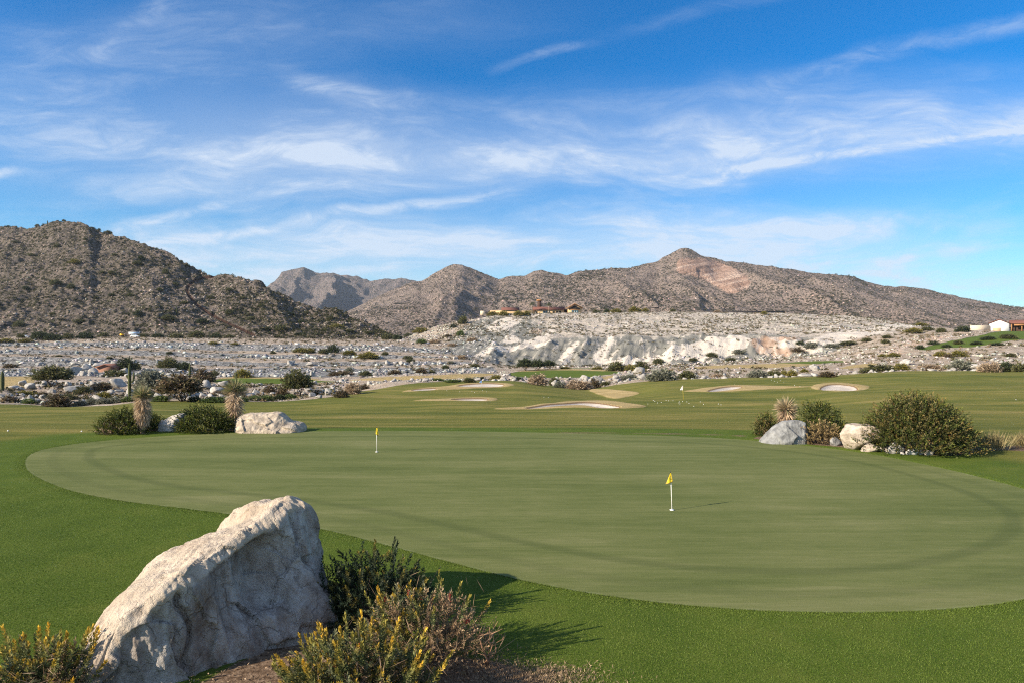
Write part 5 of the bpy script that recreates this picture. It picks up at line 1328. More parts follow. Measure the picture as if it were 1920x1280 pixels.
gB = np.random.default_rng(21)
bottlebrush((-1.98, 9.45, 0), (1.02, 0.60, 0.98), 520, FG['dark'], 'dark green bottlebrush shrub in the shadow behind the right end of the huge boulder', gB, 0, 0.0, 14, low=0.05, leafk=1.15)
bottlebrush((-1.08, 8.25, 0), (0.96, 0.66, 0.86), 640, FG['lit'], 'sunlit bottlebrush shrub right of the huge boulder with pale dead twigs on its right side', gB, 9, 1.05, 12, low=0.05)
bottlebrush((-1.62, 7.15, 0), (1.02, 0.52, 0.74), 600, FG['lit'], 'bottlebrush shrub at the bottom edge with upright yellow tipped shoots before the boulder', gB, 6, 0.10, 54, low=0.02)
bottlebrush((-5.05, 7.35, 0), (0.78, 0.60, 0.58), 460, FG['lit'], 'yellow tipped bottlebrush shrub in the bottom left corner, left of the boulder', gB, 0, 0.25, 30, low=0.0)
gL = np.random.default_rng(8); n = 5200; Xl = gL.uniform(-5.2, 1.2, n); Yl = gL.uniform(6.4, 9.9, n); kl = poly_sdf(BEDS[2], Xl, Yl) > -.10 - .12 * gL.random(n); Xl, Yl = Xl[kl], Yl[kl]; n = len(Xl)
Vl, ql = leaves(np.c_[Xl, Yl, gL.uniform(.004, .03, n)], gL.normal(size=(n, 3)) * [1, 1, .3], gL.uniform(.02, .07, n), gL.uniform(.005, .02, n), gL)
n2_ = 7000; P2_ = plane_pt(985, 1268); Xd = P2_[0] + gL.normal(size=n2_) * .42; Yd = P2_[1] + gL.normal(size=n2_) * .16; Vd_, qd_ = leaves(np.c_[Xd, Yd, np.zeros(n2_)], gL.normal(size=(n2_, 3)) * .8 + [0, 0, .6], gL.uniform(.02, .06, n2_), gL.uniform(.004, .009, n2_), gL)
qd_ = qd_ + len(Vl); Vl = np.vstack([Vl, Vd_]); ql = np.vstack([ql, qd_]); n += n2_
tag(mk('leaf_litter', Vl, ql, M['leaf'], col=np.repeat(np.array([(.31, .22, .14)]) * gL.uniform(.35, 1.5, (n, 1)), 4, 0)), kind='stuff')
# dry branching plant
root = empty('dry_plant', (-0.28, 8.15, 0)); tag(root, 'small dry leafless plant with reddish twigs right of the sunlit bottlebrush', 'plant')
w = MB(); g = np.random.default_rng(3)
for i in range(9):
    a_ = g.uniform(0, 6.28); tp = np.array([math.cos(a_) * g.uniform(.05, .28), math.sin(a_) * .2, g.uniform(.2, .62)]); t = np.linspace(0, 1, 6)[:, None]; P = tp * t; P[1:-1] += g.normal(size=(4, 3)) * .02
    w.tube(P, np.linspace(.008, .003, 6), 5, (.30, .17, .105))
    for j in range(4):
        b0 = P[g.integers(2, 5)]; w.tube(np.array([b0, b0 + g.normal(size=3) * [.09, .09, .03] + [0, 0, .06]]), [.004, .002], 4, (.36, .22, .14))
w.build('twig', M['wood'], root)
f = MB(); P = g.normal(size=(240, 3)) * [.2, .16, .05]; P[:, 2] = np.abs(P[:, 2]); V, q = leaves(P, g.normal(size=(240, 3)) + [0, 0, .7], .09, .006, g); f.add(V, q, None, np.repeat(np.array([(.17, .12, .09)]) * g.uniform(.6, 1.3, (240, 1)), 4, 0)); f.build('dry_leaves', M['leaf'], root)
# leafless sprig in the shade
root = empty('sprig', (-1.42, 9.75, 0)); tag(root, 'thin dark sprig standing in the shade on the lawn behind the bottlebrush shrubs', 'plant'); w = MB(); f = MB()
for i in range(7):
    tp = np.array([g.uniform(-.35, .45), g.uniform(-.2, .2), g.uniform(.2, .62)]); t = np.linspace(0, 1, 5)[:, None]; P = tp * t; w.tube(P, np.linspace(.007, .003, 5), 5, (.06, .05, .035))
    brush_shoots(f, P[3:4], (P[4] - P[3])[None], np.array([0.16]), 22, .03, .010, FG['dark'], g)
w.build('stem', M['wood'], root); f.build('foliage', M['leaf'], root)

# near turf: blades of the longer grass round the green
gG = np.random.default_rng(77); n = 420000
Yn = 6.6 + 11.5 * gG.random(n) ** 1.5; Xn = gG.uniform(-0.80, 0.80, n) * (Yn + .3); dg = poly_sdf(GREEN, Xn, Yn); kb = dg < -0.015
for bd in BEDS: kb &= poly_sdf(bd, Xn, Yn) < -0.02 + 0.03 * gG.normal(size=n)
Xn, Yn = Xn[kb], Yn[kb]; n = len(Xn)
Dn = gG.normal(size=(n, 3)) * .55 + [0, 0, 1]
Vn, Tn = leaves(np.c_[Xn, Yn, np.zeros(n)], Dn, gG.uniform(.010, .022, n), gG.uniform(.003, .007, n) * (0.6 + Yn / 14), gG, True)
tn = np.clip(0.5 + 0.8 * fbm(Xn / 1.3, Yn / 1.3, 3, 4) + .35 * gG.normal(size=n), 0, 1)[:, None]
Cn = np.array([.060, .112, .010]) * (1 - tn) + np.array([.145, .195, .034]) * tn
ne = 60000; ie = gG.integers(0, len(GREEN), ne); te = gG.random((ne, 1)); A0 = GREEN[ie]; A1 = GREEN[(ie + 1) % len(GREEN)]; Pe = A0 + (A1 - A0) * te
tv = norm(A1 - A0); nv = np.c_[tv[:, 1], -tv[:, 0]]; sg = np.sign(-poly_sdf(GREEN, *(Pe + nv * .05).T))[:, None]; Pe = Pe + nv * sg * (gG.random((ne, 1)) ** 2.2 * .30 - .015)
ke = (Pe[:, 1] < 27) & (np.abs(Pe[:, 0]) < Pe[:, 1] * .85 + 1); Pe = Pe[ke]; ne = len(Pe)
Ve, Te = leaves(np.c_[Pe, np.zeros(ne)], gG.normal(size=(ne, 3)) * .5 + [0, 0, 1], gG.uniform(.010, .024, ne), gG.uniform(.005, .010, ne), gG, True)
Vn = np.vstack([Vn, Ve]); Tn = np.vstack([Tn, Te + n * 3]); Cn = np.vstack([Cn, np.array([.115, .165, .024]) * gG.uniform(.6, 1.4, (ne, 1))])
tag(mk('grass', Vn, Tn, M['leaf'], col=np.repeat(Cn, 3, 0)), kind='stuff')

# ------------------------------------------------------------------ flags on the putting green and the range
def flag_pin(x, y, z, h, label, pole_c, flag_c, swing, lean=0.0, ball=True, big=1.0, mark=True):
    root = empty('flag_stick', (x, y, z)); tag(root, label, 'golf flag')
    p = MB(); r = 0.0085 * big; t = np.array([lean * h, 0, h]); p.tube(np.array([[0, 0, 0.0], t * .5, t * 0.93]), [r * 1.15, r, r], 10, pole_c); p.build('pole', M['paint'], root, smooth=False)
    q = MB(); q.tube(np.array([t * 0.93, t * 1.0]), [r * 1.2, r * 0.5], 8, (.02, .02, .025)); q.build('tip', M['paint'], root)
    # limp cloth: hangs from the top of the pole, its free corner below
    nu, nv = 9, 8; u, v = np.meshgrid(np.linspace(0, 1, nu), np.linspace(0, 1, nv), indexing='ij')
    TL, TR, BL, BR = [np.array(c_) * h for c_ in swing]
    uu, vv = u[..., None], v[..., None]
    XZ = (TR * (1 - uu) + TL * uu) * (1 - vv) + (BR * (1 - uu) + BL * uu) * vv
    xx = XZ[..., 0]; zx = XZ[..., 1]
    yy = 0.022 * np.sin(u * 5.2 + v * 1.7) * np.minimum(1, u * 3) * v - 0.014
    Vf = np.stack([xx, yy, zx], -1).reshape(-1, 3); ids = np.arange(nu * nv).reshape(nu, nv)
    qf = np.stack([ids[:-1, :-1], ids[1:, :-1], ids[1:, 1:], ids[:-1, 1:]], -1).reshape(-1, 4)
    back = Vf + [0, 0.004, 0]; n_ = len(Vf)
    c_ = np.ones((2 * n_, 3)) * flag_c
    edge = ((v > .95) | (u > .97) | (u < .03)).ravel(); 
    if mark: c_[:n_][edge] = (.03, .02, .03)
    fl = mk('flag', np.vstack([Vf, back]), [qf, qf[:, ::-1] + n_], M['paint'], root, col=c_, smooth=True)
    if mark:
        s = MB()
        for (u0, v0, u1, v1) in ((.42, .30, .60, .52), (.42, .30, .36, .34), (.24, .62, .40, .60), (.24, .62, .28, .72)):
            def pt(uu, vv): 
                i_, j_ = uu * (nu - 1), vv * (nv - 1); k_ = int(round(i_)) * nv + int(round(j_)); return Vf[k_] + [0, -.006, 0]
            a1, a2 = pt(u0, v0), pt(u1, v1); s.tube(np.array([a1, a2]), .0035, 4, (.03, .03, .03))
        s.build('mark', M['paint'], fl)
    if ball:
        cup = MB(); th = np.arange(20) / 20 * 2 * math.pi; ro = 0.052
        ring = np.array([(ro * math.cos(a), ro * math.sin(a), zz) for zz in (0.006, 0.016) for a in th]); ctr = len(ring)
        cup.add(np.vstack([ring, [[0, 0, .018]]]), [(j, (j + 1) % 20, 20 + (j + 1) % 20, 20 + j) for j in range(20)], [(20 + j, 20 + (j + 1) % 20, ctr) for j in range(20)], (.75, .75, .75)); cup.build('cup', M['paint'], root)
    return root


WHITE = (.78, .77, .74); YEL = (.80, .58, .02)
x, y = plane_pt(1260, 956); flag_pin(x, y, 0.004, 0.905, 'yellow flag with black marks on a white stick, nearer of two on the green', WHITE, YEL, ((-.055, .925), (-.03, .95), (-.165, .655), (.025, .715)), -0.035)
x, y = plane_pt(706.5, 847); flag_pin(x, y, 0.004, 0.90, 'yellow flag hanging limp on a white stick, on the far left of the putting green', WHITE, YEL, ((-.02, .93), (.02, .95), (-.045, .70), (.075, .62)), -0.01)
fx, fy, fz, _ = ray_ground(zground, [1281.5, 903], [749, 727])
flag_pin(fx[0], fy[0], fz[0], 27 / F * fy[0], 'white flag on a thin yellow stick, standing among golf balls on the chipping area', (.62, .46, .05), (.72, .70, .70), ((-.09, .98), (-.04, .99), (-.24, .70), (-.05, .68)), -0.06, False, 1.5, False)
flag_pin(fx[1], fy[1], fz[1], 15 / F * fy[1], 'small blue flag at the far bunker left of centre', (.60, .55, .30), (.16, .30, .62), ((-.06, .99), (0, 1.0), (-.30, .72), (0, .66)), 0, False, 1.6, False)

# golf balls
bv, bt = ico(2); ballm = mk('golf_ball', bv * 0.031, bt, M['paint'], col=np.ones_like(bv) * 0.8, smooth=True); bd = ballm.data; bpy.data.objects.remove(ballm)
BL = [(1228, 752), (1233, 755), (1240, 754), (1249, 750.5), (1254, 751), (1274, 753), (1273, 755), (1275, 757), (1280, 752.5), (1288, 753), (1292, 756), (1301, 761), (1313, 753), (1319, 757.5), (1347, 757), (1352, 758.5), (1225, 750), (1262, 751), (1020, 744), (1028, 745), (862, 734), (885, 733), (890, 735), (905, 732), (912, 734), (838, 732), (1452, 714), (1458, 716), (1463, 713), (1470, 717), (1490, 722), (1447, 712), (1500, 724), (1215, 757), (15, 808), (153, 809), (1905, 749)]
bl = np.array(BL, float); bx, by, bz, _ = ray_ground(zground, bl[:, 0], bl[:, 1], 20, 140, 600)
for i, (x, y, z) in enumerate(zip(bx, by, bz)):
    o = bpy.data.objects.new('golf_ball', bd); link(o); o.location = (x, y, z + .026); tag(o, None, 'golf ball', 'golf balls lying on the turf')
    if y < 40: later(o, 'white golf ball alone on the grass left of the putting green', bl[i, 0])
    elif bl[i, 0] > 1800: o['label'] = 'single white golf ball far out on the right fairway'
    elif bl[i, 0] < 1100: later(o, 'white golf ball on the turf below the far bunkers', bl[i, 0])
    elif bl[i, 0] > 1400: later(o, 'white golf ball on the turf left of the round bunker', bl[i, 0])
    else: o['label'] = 'white golf ball lying on the turf round the white flag'

# ------------------------------------------------------------------ the planted clusters beside the green
def mid_bush(px, row, w, h, cols, label, g, n, seed_leaf=1.0, y=None, dep=0.8, name='bush', red=0, slen=0.26):
    y = y or CAMZ * F / (row - HOR); x = (px - 960) / F * y; W_ = w / F * y; H_ = h / F * y; z = ZG(x, y)
    root = empty(name, (x, y, z)); tag(root, label, 'shrub'); f = MB(); s = MB()
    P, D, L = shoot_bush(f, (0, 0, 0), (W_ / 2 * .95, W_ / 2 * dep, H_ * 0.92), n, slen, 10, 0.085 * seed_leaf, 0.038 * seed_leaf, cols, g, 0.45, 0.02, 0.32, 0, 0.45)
    f.build('foliage', M['leaf'], root)
    stems(s, (0, 0, -.1), P[g.choice(len(P), 26, False)], 0.016, (.17, .125, .08), g); s.build('stem', M['wood'], root)
    if red:
        r = MB(); k = g.choice(len(P), red, False); C = P[k] + D[k] * L[k][:, None] * g.uniform(.6, 1.05, (red, 1)); C[:, 2] = np.maximum(C[:, 2], .05)
        V, q = leaves(np.repeat(C, 3, 0), g.normal(size=(red * 3, 3)), 0.045, 0.024, g); r.add(V, q, None, np.repeat(np.array([(.20, .060, .028)]) * g.uniform(.5, 1.3, (red * 3, 1)), 4, 0)); tag(r.build('flowers', M['leaf'], root), None, None, None)
    return root


CB = [((.036, .052, .010), (.125, .150, .024)), ((.036, .044, .010), (.16, .145, .026)), ((.026, .038, .010), (.075, .095, .020))]
CBR = [((.048, .064, .014), (.135, .150, .028)), ((.044, .048, .014), (.20, .145, .042)), ((.036, .048, .014), (.095, .110, .026)), ((.05, .05, .016), (.23, .18, .07))]
gM = np.random.default_rng(31)
mid_bush(238, 808, 122, 50, CB, 'rounded dark green bush left of the taller yucca trunk', gM, 900, y=29.0)
mid_bush(290, 806, 34, 30, CB, 'narrow dark green bush between the yucca trunk and the half hidden boulder', gM, 160, y=30.2)
mid_bush(386, 806, 124, 52, CB, 'rounded dark green bush between the two boulders and the two yuccas', gM, 950, y=29.3)
mid_bush(215, 806, 50, 20, KINDS['tan'], 'low dry tan scrub at the left foot of the dark bush', gM, 90, y=28.6)
mid_bush(1718, 851, 246, 124, CBR, 'very large dome shaped bush with reddish flowers right of the putting green', gM, 3400, y=24.2, red=240, slen=0.30)
mid_bush(1540, 822, 112, 78, CB, 'green bush behind the grey boulder, left of the very large bush', gM, 700, y=27.2)
mid_bush(1436, 817, 50, 46, CBR, 'small green bush at the left end of the planted bed, by the grey boulder', gM, 240, y=28.2, red=24)
mid_bush(1538, 828, 80, 44, [((.12, .085, .04), (.30, .215, .105)), ((.16, .11, .05), (.36, .26, .12))], 'sparse tan bush in front of the green bush, right of the grey boulder', gM, 190, y=25.9, dep=0.6)
mid_bush(1762, 850, 44, 14, KINDS['green'], 'low bright green leafy weed among the small rocks under the large bush', gM, 34, y=23.4, slen=0.12)


def grass_clump(px, row, w, h, label, y=None):
    y = y or CAMZ * F / (row - HOR); x = (px - 960) / F * y; g = gM; z = ZG(x, y); W_ = w / F * y; H_ = h / F * y
    n = 420; P = np.c_[g.normal(size=(n, 2)) * W_ * .14, np.zeros(n)]; D = np.c_[P[:, 0] / W_ * 2.4 + g.normal(size=n) * .16, g.normal(size=n) * .25, np.ones(n)]
    V, q = leaves(P, D, H_ * g.uniform(.55, 1.08, n), 0.016, g); f = MB(); f.add(V, q, None, np.repeat(np.array([(.30, .245, .12)]) * g.uniform(.5, 1.25, (n, 1)), 4, 0))
    o = f.build('ornamental_grass', M['leaf']); o.location = (x, y, z); return tag(o, label, 'grass clump')


grass_clump(1862, 842, 52, 40, 'tan ornamental grass clump right of the very large bush')
grass_clump(1922, 838, 56, 34, 'tan ornamental grass clump cut by the right edge of the picture')


def yucca(px, row, w, h, trunk, head, label, y, g, skirt=(0.3, 1.0), lean=0.0, pale=False):
    """trunk, skirt of dead hanging leaves and a burst of stiff leaves; sizes in metres from the picture"""
    x = (px - 960) / F * y; z = ZG(x, y); H_ = h / F * y; W_ = w / F * y
    root = empty('yucca', (x, y, z)); tag(root, label, 'yucca')
    zc = H_ * head; t = MB(); t.tube(np.array([[0, 0, -.1], [lean * .3, 0, zc * .5], [lean, 0, zc]]), [.105, .095, .09], 10, (.30, .225, .165)); t.build('trunk', M['wood'], root)
    n = 520; f = MB(); d = g.normal(size=(n, 3)); d[:, 2] = np.abs(d[:, 2]) * 0.8 - .25; d = norm(d); Lh = W_ * .46
    c1 = np.array([(.46, .36, .22)]) if pale else np.array([(.33, .28, .14)]); cc = c1 * g.uniform(.6, 1.25, (n, 1)); k = g.random(n) < (0.1 if pale else 0.35); cc[k] = np.array([(.15, .19, .085)]) * g.uniform(.7, 1.2, (k.sum(), 1))
    V, q = leaves(np.array([lean, 0, zc]) + d * .05, d, Lh * g.uniform(.7, 1.08, n), .024, g); f.add(V, q, None, np.repeat(cc, 4, 0)); f.build('leaf_rosette', M['leaf'], root)
    s = MB(); n = 900; zz = zc * g.uniform(skirt[0], skirt[1], n); a_ = g.uniform(0, 6.283, n); r0 = .09; P = np.c_[lean * zz / zc + np.cos(a_) * r0, np.sin(a_) * r0, zz]
    wide = W_ * .95 * sstep(skirt[0] * .6, 0.95, zz / zc)
    D = np.c_[np.cos(a_) * (.30 + wide * .9), np.sin(a_) * (.30 + wide * .9), -1.0 + 0.9 * sstep(.86, 1.0, zz / zc)] + g.normal(size=(n, 3)) * .12
    V, q = leaves(P, D, (W_ * .42) * g.uniform(.6, 1.1, n), .026, g); s.add(V, q, None, np.repeat(np.array([(.56, .42, .285)]) * g.uniform(.45, 1.25, (n, 1)), 4, 0)); s.build('dead_leaf_skirt', M['leaf'], root)
    return root


gY = np.random.default_rng(41)
r = yucca(268, 808, 46, 99, 0, .72, 'tall yucca with a shaggy skirt and bare grey trunk, standing before the left bush', 28.6, gY, (0.36, 1.0))
w = MB(); g = gY
zt = 94 / F * 28.6
for i in range(16):
    a_ = g.uniform(0, 6.28); w.tube(np.array([[0, 0, zt * .74], [.03 * math.cos(a_), .03 * math.sin(a_), zt * .86], [.16 * math.cos(a_), .16 * math.sin(a_), zt * g.uniform(.9, 1.04)]]), [.012, .009, .003], 4, (.40, .31, .20))
w.build('flower_stalk', M['wood'], r)
yucca(440, 800, 56, 94, 0, .78, 'yucca with a broad tan skirt behind the right hand boulder and bush', 30.6, gY, (0.10, 1.0))
yucca(1474, 812, 52, 74, 0, .64, 'pale straw coloured yucca head rising behind the grey boulder', 28.6, gY, (0.3, 1.0), 0.0, True)


def stone(px, row, w, h, seed, col, label, y=None, sub=4, flat=.7, deep=.8, rz=0.0, name='boulder', grp=None, planes=11, sharp=16):
    y = y or CAMZ * F / (row - HOR); x = (px - 960) / F * y; W_ = w / F * y; H_ = h / F * y
    v, t = rock_shape(seed, sub, flat, planes, sharp, .045)
    if sub > 3: v = v * (1 + .035 * n3(v, 7, seed)[:, None] + .018 * n3(v, 16, seed + 1)[:, None] + .010 * n3(v, 34, seed + 2)[:, None])
    ca, sa_ = math.cos(rz), math.sin(rz); v = np.c_[v[:, 0] * ca - v[:, 1] * sa_, v[:, 0] * sa_ + v[:, 1] * ca, v[:, 2]]
    v = v - [(v[:, 0].max() + v[:, 0].min()) / 2, 0, 0]
    v *= [W_ / np.ptp(v[:, 0]), W_ * deep / np.ptp(v[:, 1]), H_ / v[:, 2].max()]
    c = np.ones_like(v) * col * (1 + .10 * n3(v, 3 / W_, seed + 2)[:, None])
    o = mk(name, v, t, M['stone'], col=c, smooth=sub > 3); o.location = (x, y, ZG(x, y)); return tag(o, label, name, grp)


def profile_rock(px0, px1, row, h, prof_, deep, col, label, y, seed, back=.28):
    """faceted rock whose outline is seen from the green side; rounded off in depth"""
    k = y / F; x0 = (px0 - 960) * k; W_ = (px1 - px0) * k; z = ZG(((px0 + px1) / 2 - 960) * k, y); H_ = h * k; o2 = np.array(prof_)
    n = 160; t = np.linspace(0, len(o2) - 1, n); pr = np.c_[np.interp(t, np.arange(len(o2)), o2[:, 0]), np.interp(t, np.arange(len(o2)), o2[:, 1])]; pr = np.stack([np.convolve(np.pad(pr[:, c], 2, mode='edge'), np.ones(5) / 5, 'valid') for c in (0, 1)], 1)
    V = []; m_ = 90
    for q in np.linspace(0, 1, m_):
        e = min(1, (q / .32) ** .55, ((1 - q) / .4) ** .6); e = max(e, .04)
        V.append(np.c_[W_ * (.5 + (pr[:, 0] - .5) * (.62 + .38 * e)), np.full(n, (q - .5) * deep), pr[:, 1] * H_ * e * (.86 + back * .5 * q) - .04 * (1 - e)])
    V = np.concatenate(V); u_, w_ = V[:, 0] * 1.9 + .3 * V[:, 2], V[:, 2] * 2.2 + V[:, 1] * 1.3
    lev, ti = facets(u_ + .2 * fbm(u_, w_, 2, seed), w_, seed); V[:, 1] += -.10 * (lev - .5) - .07 * ti; V[:, 2] += .05 * (lev - .5) + .022 * fbm(V[:, 0] * 6, V[:, 1] * 6 + V[:, 2] * 4, 4, seed + 3)
    V[:, 1] += .04 * fbm(V[:, 0] * 4, V[:, 2] * 4, 4, seed + 5)
    ids = np.arange(m_ * n).reshape(m_, n); q4 = np.stack([ids[:-1, :-1], ids[:-1, 1:], ids[1:, 1:], ids[1:, :-1]], -1).reshape(-1, 4)[:, ::-1]
    V = np.vstack([V, V[ids[0]].mean(0), V[ids[-1]].mean(0)]); c0 = m_ * n
    t3 = np.array([(c0, ids[0, j], ids[0, j + 1]) for j in range(n - 1)] + [(c0 + 1, ids[-1, j + 1], ids[-1, j]) for j in range(n - 1)])
    c = np.ones_like(V) * col * (1 + .12 * fbm(V[:, 0] * 2, V[:, 2] * 2 + V[:, 1], 3, seed)[:, None])
    o = mk('boulder', V, [q4, t3], M['stone'], col=c); o.location = (x0, y, z); return tag(o, label, 'boulder')


profile_rock(446, 573, 806, 37, [(0, -.1), (.0, .30), (.03, .70), (.10, .92), (.26, .97), (.40, .94), (.54, 1.0), (.64, .97), (.72, .78), (.79, .55), (.86, .50), (.95, .42), (1, .22), (1, -.1)], 1.9, (.37, .31, .245), 'broad tan boulder right of the yuccas at the back edge of the green', 29.6, 23)
profile_rock(299, 350, 806, 33, [(0, -.1), (.03, .30), (.16, .62), (.40, .86), (.70, 1.0), (.95, .98), (1, .6), (1, -.1)], 1.0, (.40, .375, .34), 'pale boulder half hidden between the two dark bushes', 29.8, 29)
profile_rock(1424, 1512, 827, 46, [(0, -.1), (.02, .06), (.16, .42), (.34, .78), (.50, .96), (.66, 1.0), (.84, .99), (.93, .92), (.97, .60), (1.0, .25), (.99, -.1)], 1.2, (.20, .202, .20), 'flat sided grey rock slab at the left end of the planted bed', 26.2, 37, .1)

stone(1610, 840, 76, 46, 614, (.40, .335, .27), 'beige boulder partly covered by the left side of the very large bush', 24.7, 5, .8, .8)
stone(1566, 828, 24, 16, 615, (.28, .275, .27), 'small dark grey rock between the tan bush and the beige boulder', 25.4, 3)
stone(1630, 840, 30, 16, 616, (.38, .32, .26), 'low beige rock at the right foot of the beige boulder', 24.0, 3)
stone(1658, 843, 22, 11, 617, (.46, .41, .35), 'small beige rock between the low beige rock and the pointed grey rock', 24.2, 3)
stone(1677, 848, 30, 22, 618, (.33, .315, .295), 'pointed grey rock in front of the very large bush', 23.6, 3, .9)
stone(1710, 851, 24, 13, 619, (.46, .455, .445), 'pale grey rock right of the pointed grey rock', 23.3, 3)
stone(1724, 850, 14, 9, 620, (.34, .32, .30), 'small brownish rock just left of the green weed', 23.35, 3)
stone(1742, 851, 16, 9, 621, (.40, .36, .32), 'small rock under the green weed before the large bush', 23.25, 3)
stone(1692, 851, 8, 5, 622, (.42, .40, .38), 'smallest grey stone between the pointed rock and the pale rock', 23.35, 2)

# ------------------------------------------------------------------ saguaros
def saguaro(px, row, h, wpx, arms, label, y=None, zf=zground, x=None):
    if y is None:
        xa, ya, za, _ = ray_ground(zf, [px], [row], 7 if zf is zground else 410, 760); x, y, z = xa[0], ya[0], za[0]
    else: z = ZG(x, y)
    H_ = h / F * y; r = wpx / F * y / 2; root = empty('saguaro', (x, y, z)); tag(root, label, 'cactus')
    c = (.070, .080, .038); s = MB(); zz = np.linspace(-.2, H_, 9); rr = r * np.array([.8, .85, .95, 1, 1.02, 1, .95, .8, .35]); s.tube(np.c_[zz * 0, zz * 0, zz], rr, 24, c, 12, .10); s.build('stem', M['wood'], root)
    for (side, z0, z1, out) in arms:
        m_ = MB(); o_ = out * r * 2; P = np.array([[0, 0, z0 * H_], [side * o_ * .6, 0, z0 * H_ - .02], [side * o_, 0, z0 * H_ + r * 1.2], [side * o_ * 1.05, 0, (z0 + z1) / 2 * H_], [side * o_ * 1.05, 0, z1 * H_]]); m_.tube(P, [r * .55, r * .62, r * .66, r * .66, r * .3], 20, c, 10, .10); m_.build('arm', M['wood'], root)
    return root


saguaro(243, 744, 64, 5.5, [(1, .45, .74, 1.35), (-1, .58, .66, 0.95)], 'saguaro with two short arms left of the tall yucca')
saguaro(4.5, 731, 36, 6, [], 'thick armless saguaro at the left edge of the picture')
saguaro(356, 745, 64, 4.5, [], 'armless saguaro rising behind the large brown desert tree')
saguaro(442, 742, 46, 3.6, [], 'armless saguaro directly behind the second yucca')
saguaro(331, 588, 14, 1.6, [], 'thin saguaro on the slope of the left hill above the track end', zf=zhill)
saguaro(645, 616, 12, 1.6, [], 'thin saguaro low on the right end of the left hill', zf=zhill)
saguaro(60, 636, 12, 1.8, [], 'short saguaro beside the parked white car')
yr = 662.0; xs = (89 - 960) / F * yr; r_ = saguaro(0, 0, 10, 1.5, [], 'tiny saguaro standing on the crest of the left hill', yr, x=xs); r_.location.z = float(zhill(np.array([xs]), np.array([yr]))[0])

# ------------------------------------------------------------------ buildings
M['stucco'] = simple('stucco', (.52, .37, .21), .9, .1, .12, 1.5); M['stuccopale'] = simple('pale_stucco', (.60, .50, .38), .9, .1, .1, 1.2); M['whitewall'] = simple('white_wall', (.74, .73, .72), .9, .1, .05, 1.0)
M['rooftile'] = simple('roof_tile', (.155, .070, .055), .85, .15, .25, 3.0); M['rooftan'] = simple('tan_roof_tile', (.25, .12, .085), .85, .15, .25, 3.0); M['darkwood'] = simple('dark_wood', (.070, .040, .030), .8, .2, .25, 3.0); M['timber'] = simple('timber', (.34, .17, .07), .7, .2, .2, 2.0)
M['glass'] = simple('window_glass', (.06, .12, .15), .08, .6); M['shade'] = simple('dark_interior', (.03, .028, .026), .9, .1); M['white'] = simple('white_paint', (.78, .78, .78), .4, .4); M['black'] = simple('black_rubber', (.025, .025, .025), .8, .2); M['orange'] = simple('orange_paint', (.80, .42, .02), .6, .3); M['blue'] = simple('blue_paint', (.10, .28, .55), .5, .4); M['tandoor'] = simple('wooden_gate', (.46, .34, .20), .8, .2, .15, 3.0); M['iron'] = simple('dark_iron', (.05, .042, .04), .6, .3, .2, 2.0); M['silver'] = simple('silver_paint', (.55, .57, .60), .35, .5)


def gable(mb, x0, x1, y0, y1, z0, z1, over=0.4, along='x', th=0.25):
    """pitched roof with real thickness; the ridge runs along x or y"""
    if along == 'x':
        ym = (y0 + y1) / 2; A = [(x0 - over, y0 - over, z0), (x1 + over, y0 - over, z0), (x1 + over, ym, z1), (x0 - over, ym, z1), (x1 + over, y1 + over, z0), (x0 - over, y1 + over, z0)]
        q = [(0, 1, 2, 3), (3, 2, 4, 5)]
    else:
        xm = (x0 + x1) / 2; A = [(x0 - over, y0 - over, z0), (xm, y0 - over, z1), (xm, y1 + over, z1), (x0 - over, y1 + over, z0), (x1 + over, y0 - over, z0), (x1 + over, y1 + over, z0)]
        q = [(0, 1, 2, 3), (1, 4, 5, 2)]
    A = np.array(A, float); B = A + [0, 0, th]; n = 6; F4 = [tuple(i + n for i in f) for f in q] + [f[::-1] for f in q]
    edges = [(0, 1), (1, 2), (2, 4), (4, 5), (5, 3), (3, 0)] if along == 'x' else [(0, 1), (1, 4), (4, 5), (5, 2), (2, 3), (3, 0)]
    F4 += [(a, b2, b2 + n, a + n) for a, b2 in edges]
    mb.add(np.vstack([A, B]), F4)


def gable_wall(mb, x0, x1, y, z0, z1, z2, th=.3, ax='x'):
    """end wall with its triangle, th thick"""
    xm = (x0 + x1) / 2; o = np.array([(x0, z0), (x1, z0), (x1, z1), (xm, z2), (x0, z1)])
    A = np.c_[o[:, 0], np.full(5, y), o[:, 1]]; B = A + [0, th, 0]
    mb.add(np.vstack([A, B]), [(0, 1, 6, 5), (1, 2, 7, 6), (2, 3, 8, 7), (3, 4, 9, 8), (4, 0, 5, 9)], [(0, 4, 1), (1, 4, 2), (2, 4, 3), (5, 6, 9), (6, 7, 9), (7, 8, 9)])


def boxpart(name, m_, parent, *bx):
    k = MB()
    for (cx, cy, cz, sx_, sy_, sz_) in bx: k.box((cx, cy, cz), (sx_, sy_, sz_))
    return k.build(name, m_, parent)


